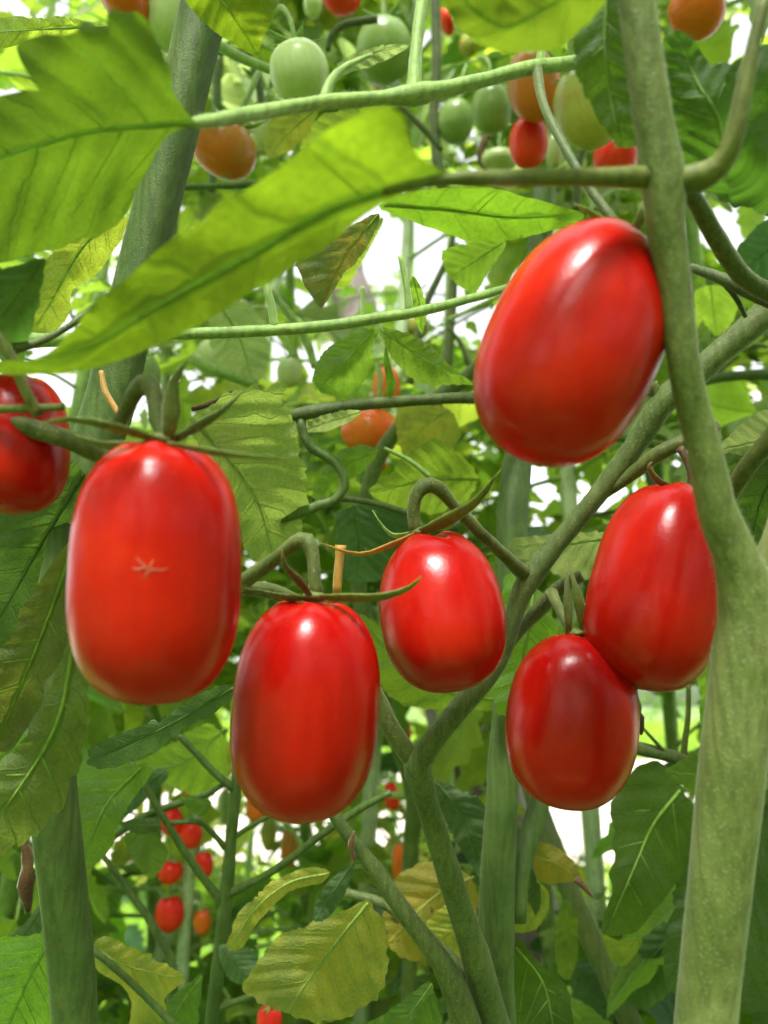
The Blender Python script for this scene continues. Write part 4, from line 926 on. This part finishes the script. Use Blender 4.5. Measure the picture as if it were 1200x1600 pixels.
# ------------------------------------------------------------------ plants further back
GAPS = [(625, 385, 34), (690, 430, 26), (740, 495, 18), (850, 790, 36), (910, 1270, 62), (1035, 1115, 42), (200, 1262, 16), (600, 340, 22), (75, 215, 14), (125, 540, 18), (355, 600, 15), (1115, 395, 22), (440, 440, 14),
        (430, 380, 14), (470, 560, 10), (545, 300, 12), (690, 250, 12), (160, 260, 8), (660, 60, 9), (350, 150, 9), (560, 1090, 12), (655, 1125, 14), (225, 640, 14), (130, 640, 14), (850, 1480, 26), (450, 1470, 22), (560, 430, 16), (735, 240, 12), (700, 470, 20), (1130, 120, 10), (620, 1300, 12), (985, 1180, 26)]
PB = 'tomato plants filling the background'
def bg_plant(label, px, d, lean, zr, n, seed, palette, stemm='lite', scale=1.0, rad=.006, top=2.6, gaps=True, group=PB, world=None):
    rs = random.Random(seed)
    base = world if world else P(px, 1100, d); base = Vector((base[0], base[1], 0))
    root = empty('tomato_plant', base, label, 'plant', group)
    pts = []
    for i in range(9):
        z = top * i / 8; pts.append(base + Vector((lean * (z - .85) + .03 * noise.noise(Vector((z * 1.5, seed, 0))), .05 * noise.noise(Vector((z * 1.5, seed, 9))), z)))
    mb = MB(); pp = tube(mb, pts, [rad * (1.15 - .6 * i / 8) for i in range(9)], 10, step=.03, bump=.08); mb.uv = []
    mb.build('stem', SM[stemm], root)
    cnt = 0; tries = 0
    while cnt < n and tries < n * 12:
        tries += 1
        z = rs.uniform(*zr); i = min(len(pp) - 1, int(z / top * (len(pp) - 1))); p = pp[i]
        lm = palette(z, rs); me = rs.choice(MESH[lm]); s = scale * rs.uniform(.6, 1.1)
        M4 = Matrix.Translation(p) @ Matrix.Rotation(rs.random() * 2 * math.pi, 4, 'Z') @ Matrix.Rotation(R(rs.uniform(-20, 45)), 4, 'X') @ Matrix.Rotation(R(rs.uniform(-40, 40)), 4, 'Y') @ Matrix.Scale(s, 4)
        ok = True
        if gaps:
            for q in ((0, .08, 0), (.03, .1, 0), (-.03, .1, 0), (.04, .14, -.02), (-.04, .14, -.02), (0, .19, -.03), (.045, .06, 0), (-.045, .06, 0)):
                w_ = M4 @ Vector(q); s2 = proj(w_)
                if s2 is None: 
                    continue
                rl = .024 / s2[2] * FPX
                if s2[2] < .30 and -100 < s2[0] < 1300 and -100 < s2[1] < 1700: ok = False; break
                for gx, gy, gr in GAPS:
                    if (s2[0] - gx)**2 + (s2[1] - gy)**2 < (gr + rl * .5)**2: ok = False; break
                if not ok: break
                for gx, gy, gd, gr in CLEAR:
                    if s2[2] < gd + .01 and (s2[0] - gx)**2 + (s2[1] - gy)**2 < (gr + rl * .55)**2: ok = False; break
                if not ok: break
            tip = proj(M4 @ Vector((0, .1, 0)))
            if tip and (tip[0] < -250 or tip[0] > 1450 or tip[1] < -250 or tip[1] > 1850): ok = False
        if not ok: continue
        o = bpy.data.objects.new('leaf', me); COL.objects.link(o); o.parent = root
        o.matrix_basis = Matrix.Translation(-base) @ M4
        cnt += 1
    return root
def pal(z, rs):  # higher leaves come paler and brighter: glare and haze put into their colour
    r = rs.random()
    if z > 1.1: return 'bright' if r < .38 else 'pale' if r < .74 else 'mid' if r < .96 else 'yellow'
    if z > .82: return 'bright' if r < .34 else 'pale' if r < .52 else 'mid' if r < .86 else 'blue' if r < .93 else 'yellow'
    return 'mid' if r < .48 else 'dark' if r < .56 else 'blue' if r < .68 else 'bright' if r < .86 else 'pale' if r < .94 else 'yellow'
BP = [
 ('background tomato plant behind the left stem', 60, .55, .05, 34),
 ('background tomato plant behind the big left tomato', 250, .68, -.04, 36),
 ('background tomato plant with the pale stalk behind the far red cluster', 320, .62, .12, 34),
 ('background tomato plant behind the second large tomato', 470, .75, -.05, 36),
 ('background tomato plant behind the glossy orange tomato', 590, .62, .06, 34),
 ('background tomato plant rising in front of the white sky', 700, .9, .02, 34),
 ('background tomato plant behind the tilted upper right tomato', 830, .62, -.03, 32),
 ('background tomato plant with a pale upright stem below the tilted tomato', 915, .55, 0, 32),
 ('background tomato plant behind the lower right tomatoes', 1060, .65, .05, 34),
 ('background tomato plant at the right edge behind the thick pale stem', 1180, .5, -.02, 34),
 ('far tomato plant behind the left foliage', 150, 1.15, .02, 40),
 ('far tomato plant between the two large left tomatoes', 400, 1.25, 0, 40),
 ('far tomato plant near the leaning wooden post', 620, 1.35, .03, 40),
 ('far tomato plant behind the right hand branch', 900, 1.2, -.02, 40),
 ('far tomato plant behind the right edge foliage', 1120, 1.1, 0, 40),
]
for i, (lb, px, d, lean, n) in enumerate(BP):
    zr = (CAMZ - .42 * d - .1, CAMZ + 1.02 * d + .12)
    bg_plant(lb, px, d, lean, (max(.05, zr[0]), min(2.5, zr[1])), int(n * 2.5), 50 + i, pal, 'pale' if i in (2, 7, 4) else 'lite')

# unseen leaf dome, added to block light from behind, left open toward the sun
rs = random.Random(77); mb = MB()
def loose_leaf(c, s):
    a = Vector((rs.gauss(0, 1), rs.gauss(0, 1), rs.gauss(0, 1) * .7)).normalized(); b = a.orthogonal().normalized(); n = a.cross(b)
    k = len(mb.v)
    mb.v += [c - a * s, c - a * s * .3 + b * s * .42 + n * s * .1, c + a * s * .5 + b * s * .25, c + a * s - n * s * .2, c + a * s * .5 - b * s * .25, c - a * s * .3 - b * s * .42 + n * s * .1]
    mb.uv += [(0, 0), (.3, .3), (.2, .7), (0, 1), (-.2, .7), (-.3, .3)]
    mb.face((k, k + 1, k + 2, k + 3)); mb.face((k, k + 3, k + 4, k + 5))
C0 = Vector((0, .14, .86))
for _ in range(7500):
    an = rs.uniform(-112, 112); el = R(rs.uniform(-55, 84)); az = R(180 + an); rr = rs.uniform(.5, .85)
    dv = Vector((math.sin(az) * math.cos(el), math.cos(az) * math.cos(el), math.sin(el)))
    if dv.angle(sd) < R(WINDOW) + .12 * (rs.random() - .5): continue
    if el > R(62) and rs.random() < .35: continue
    c = C0 + dv * rr
    if c.z > .02: loose_leaf(c, rs.uniform(.025, .05))
tag(mb.build('foliage', LM['mid']), 'added mass of leaves behind the camera, unseen, that blocks light', 'foliage', kind='stuff')
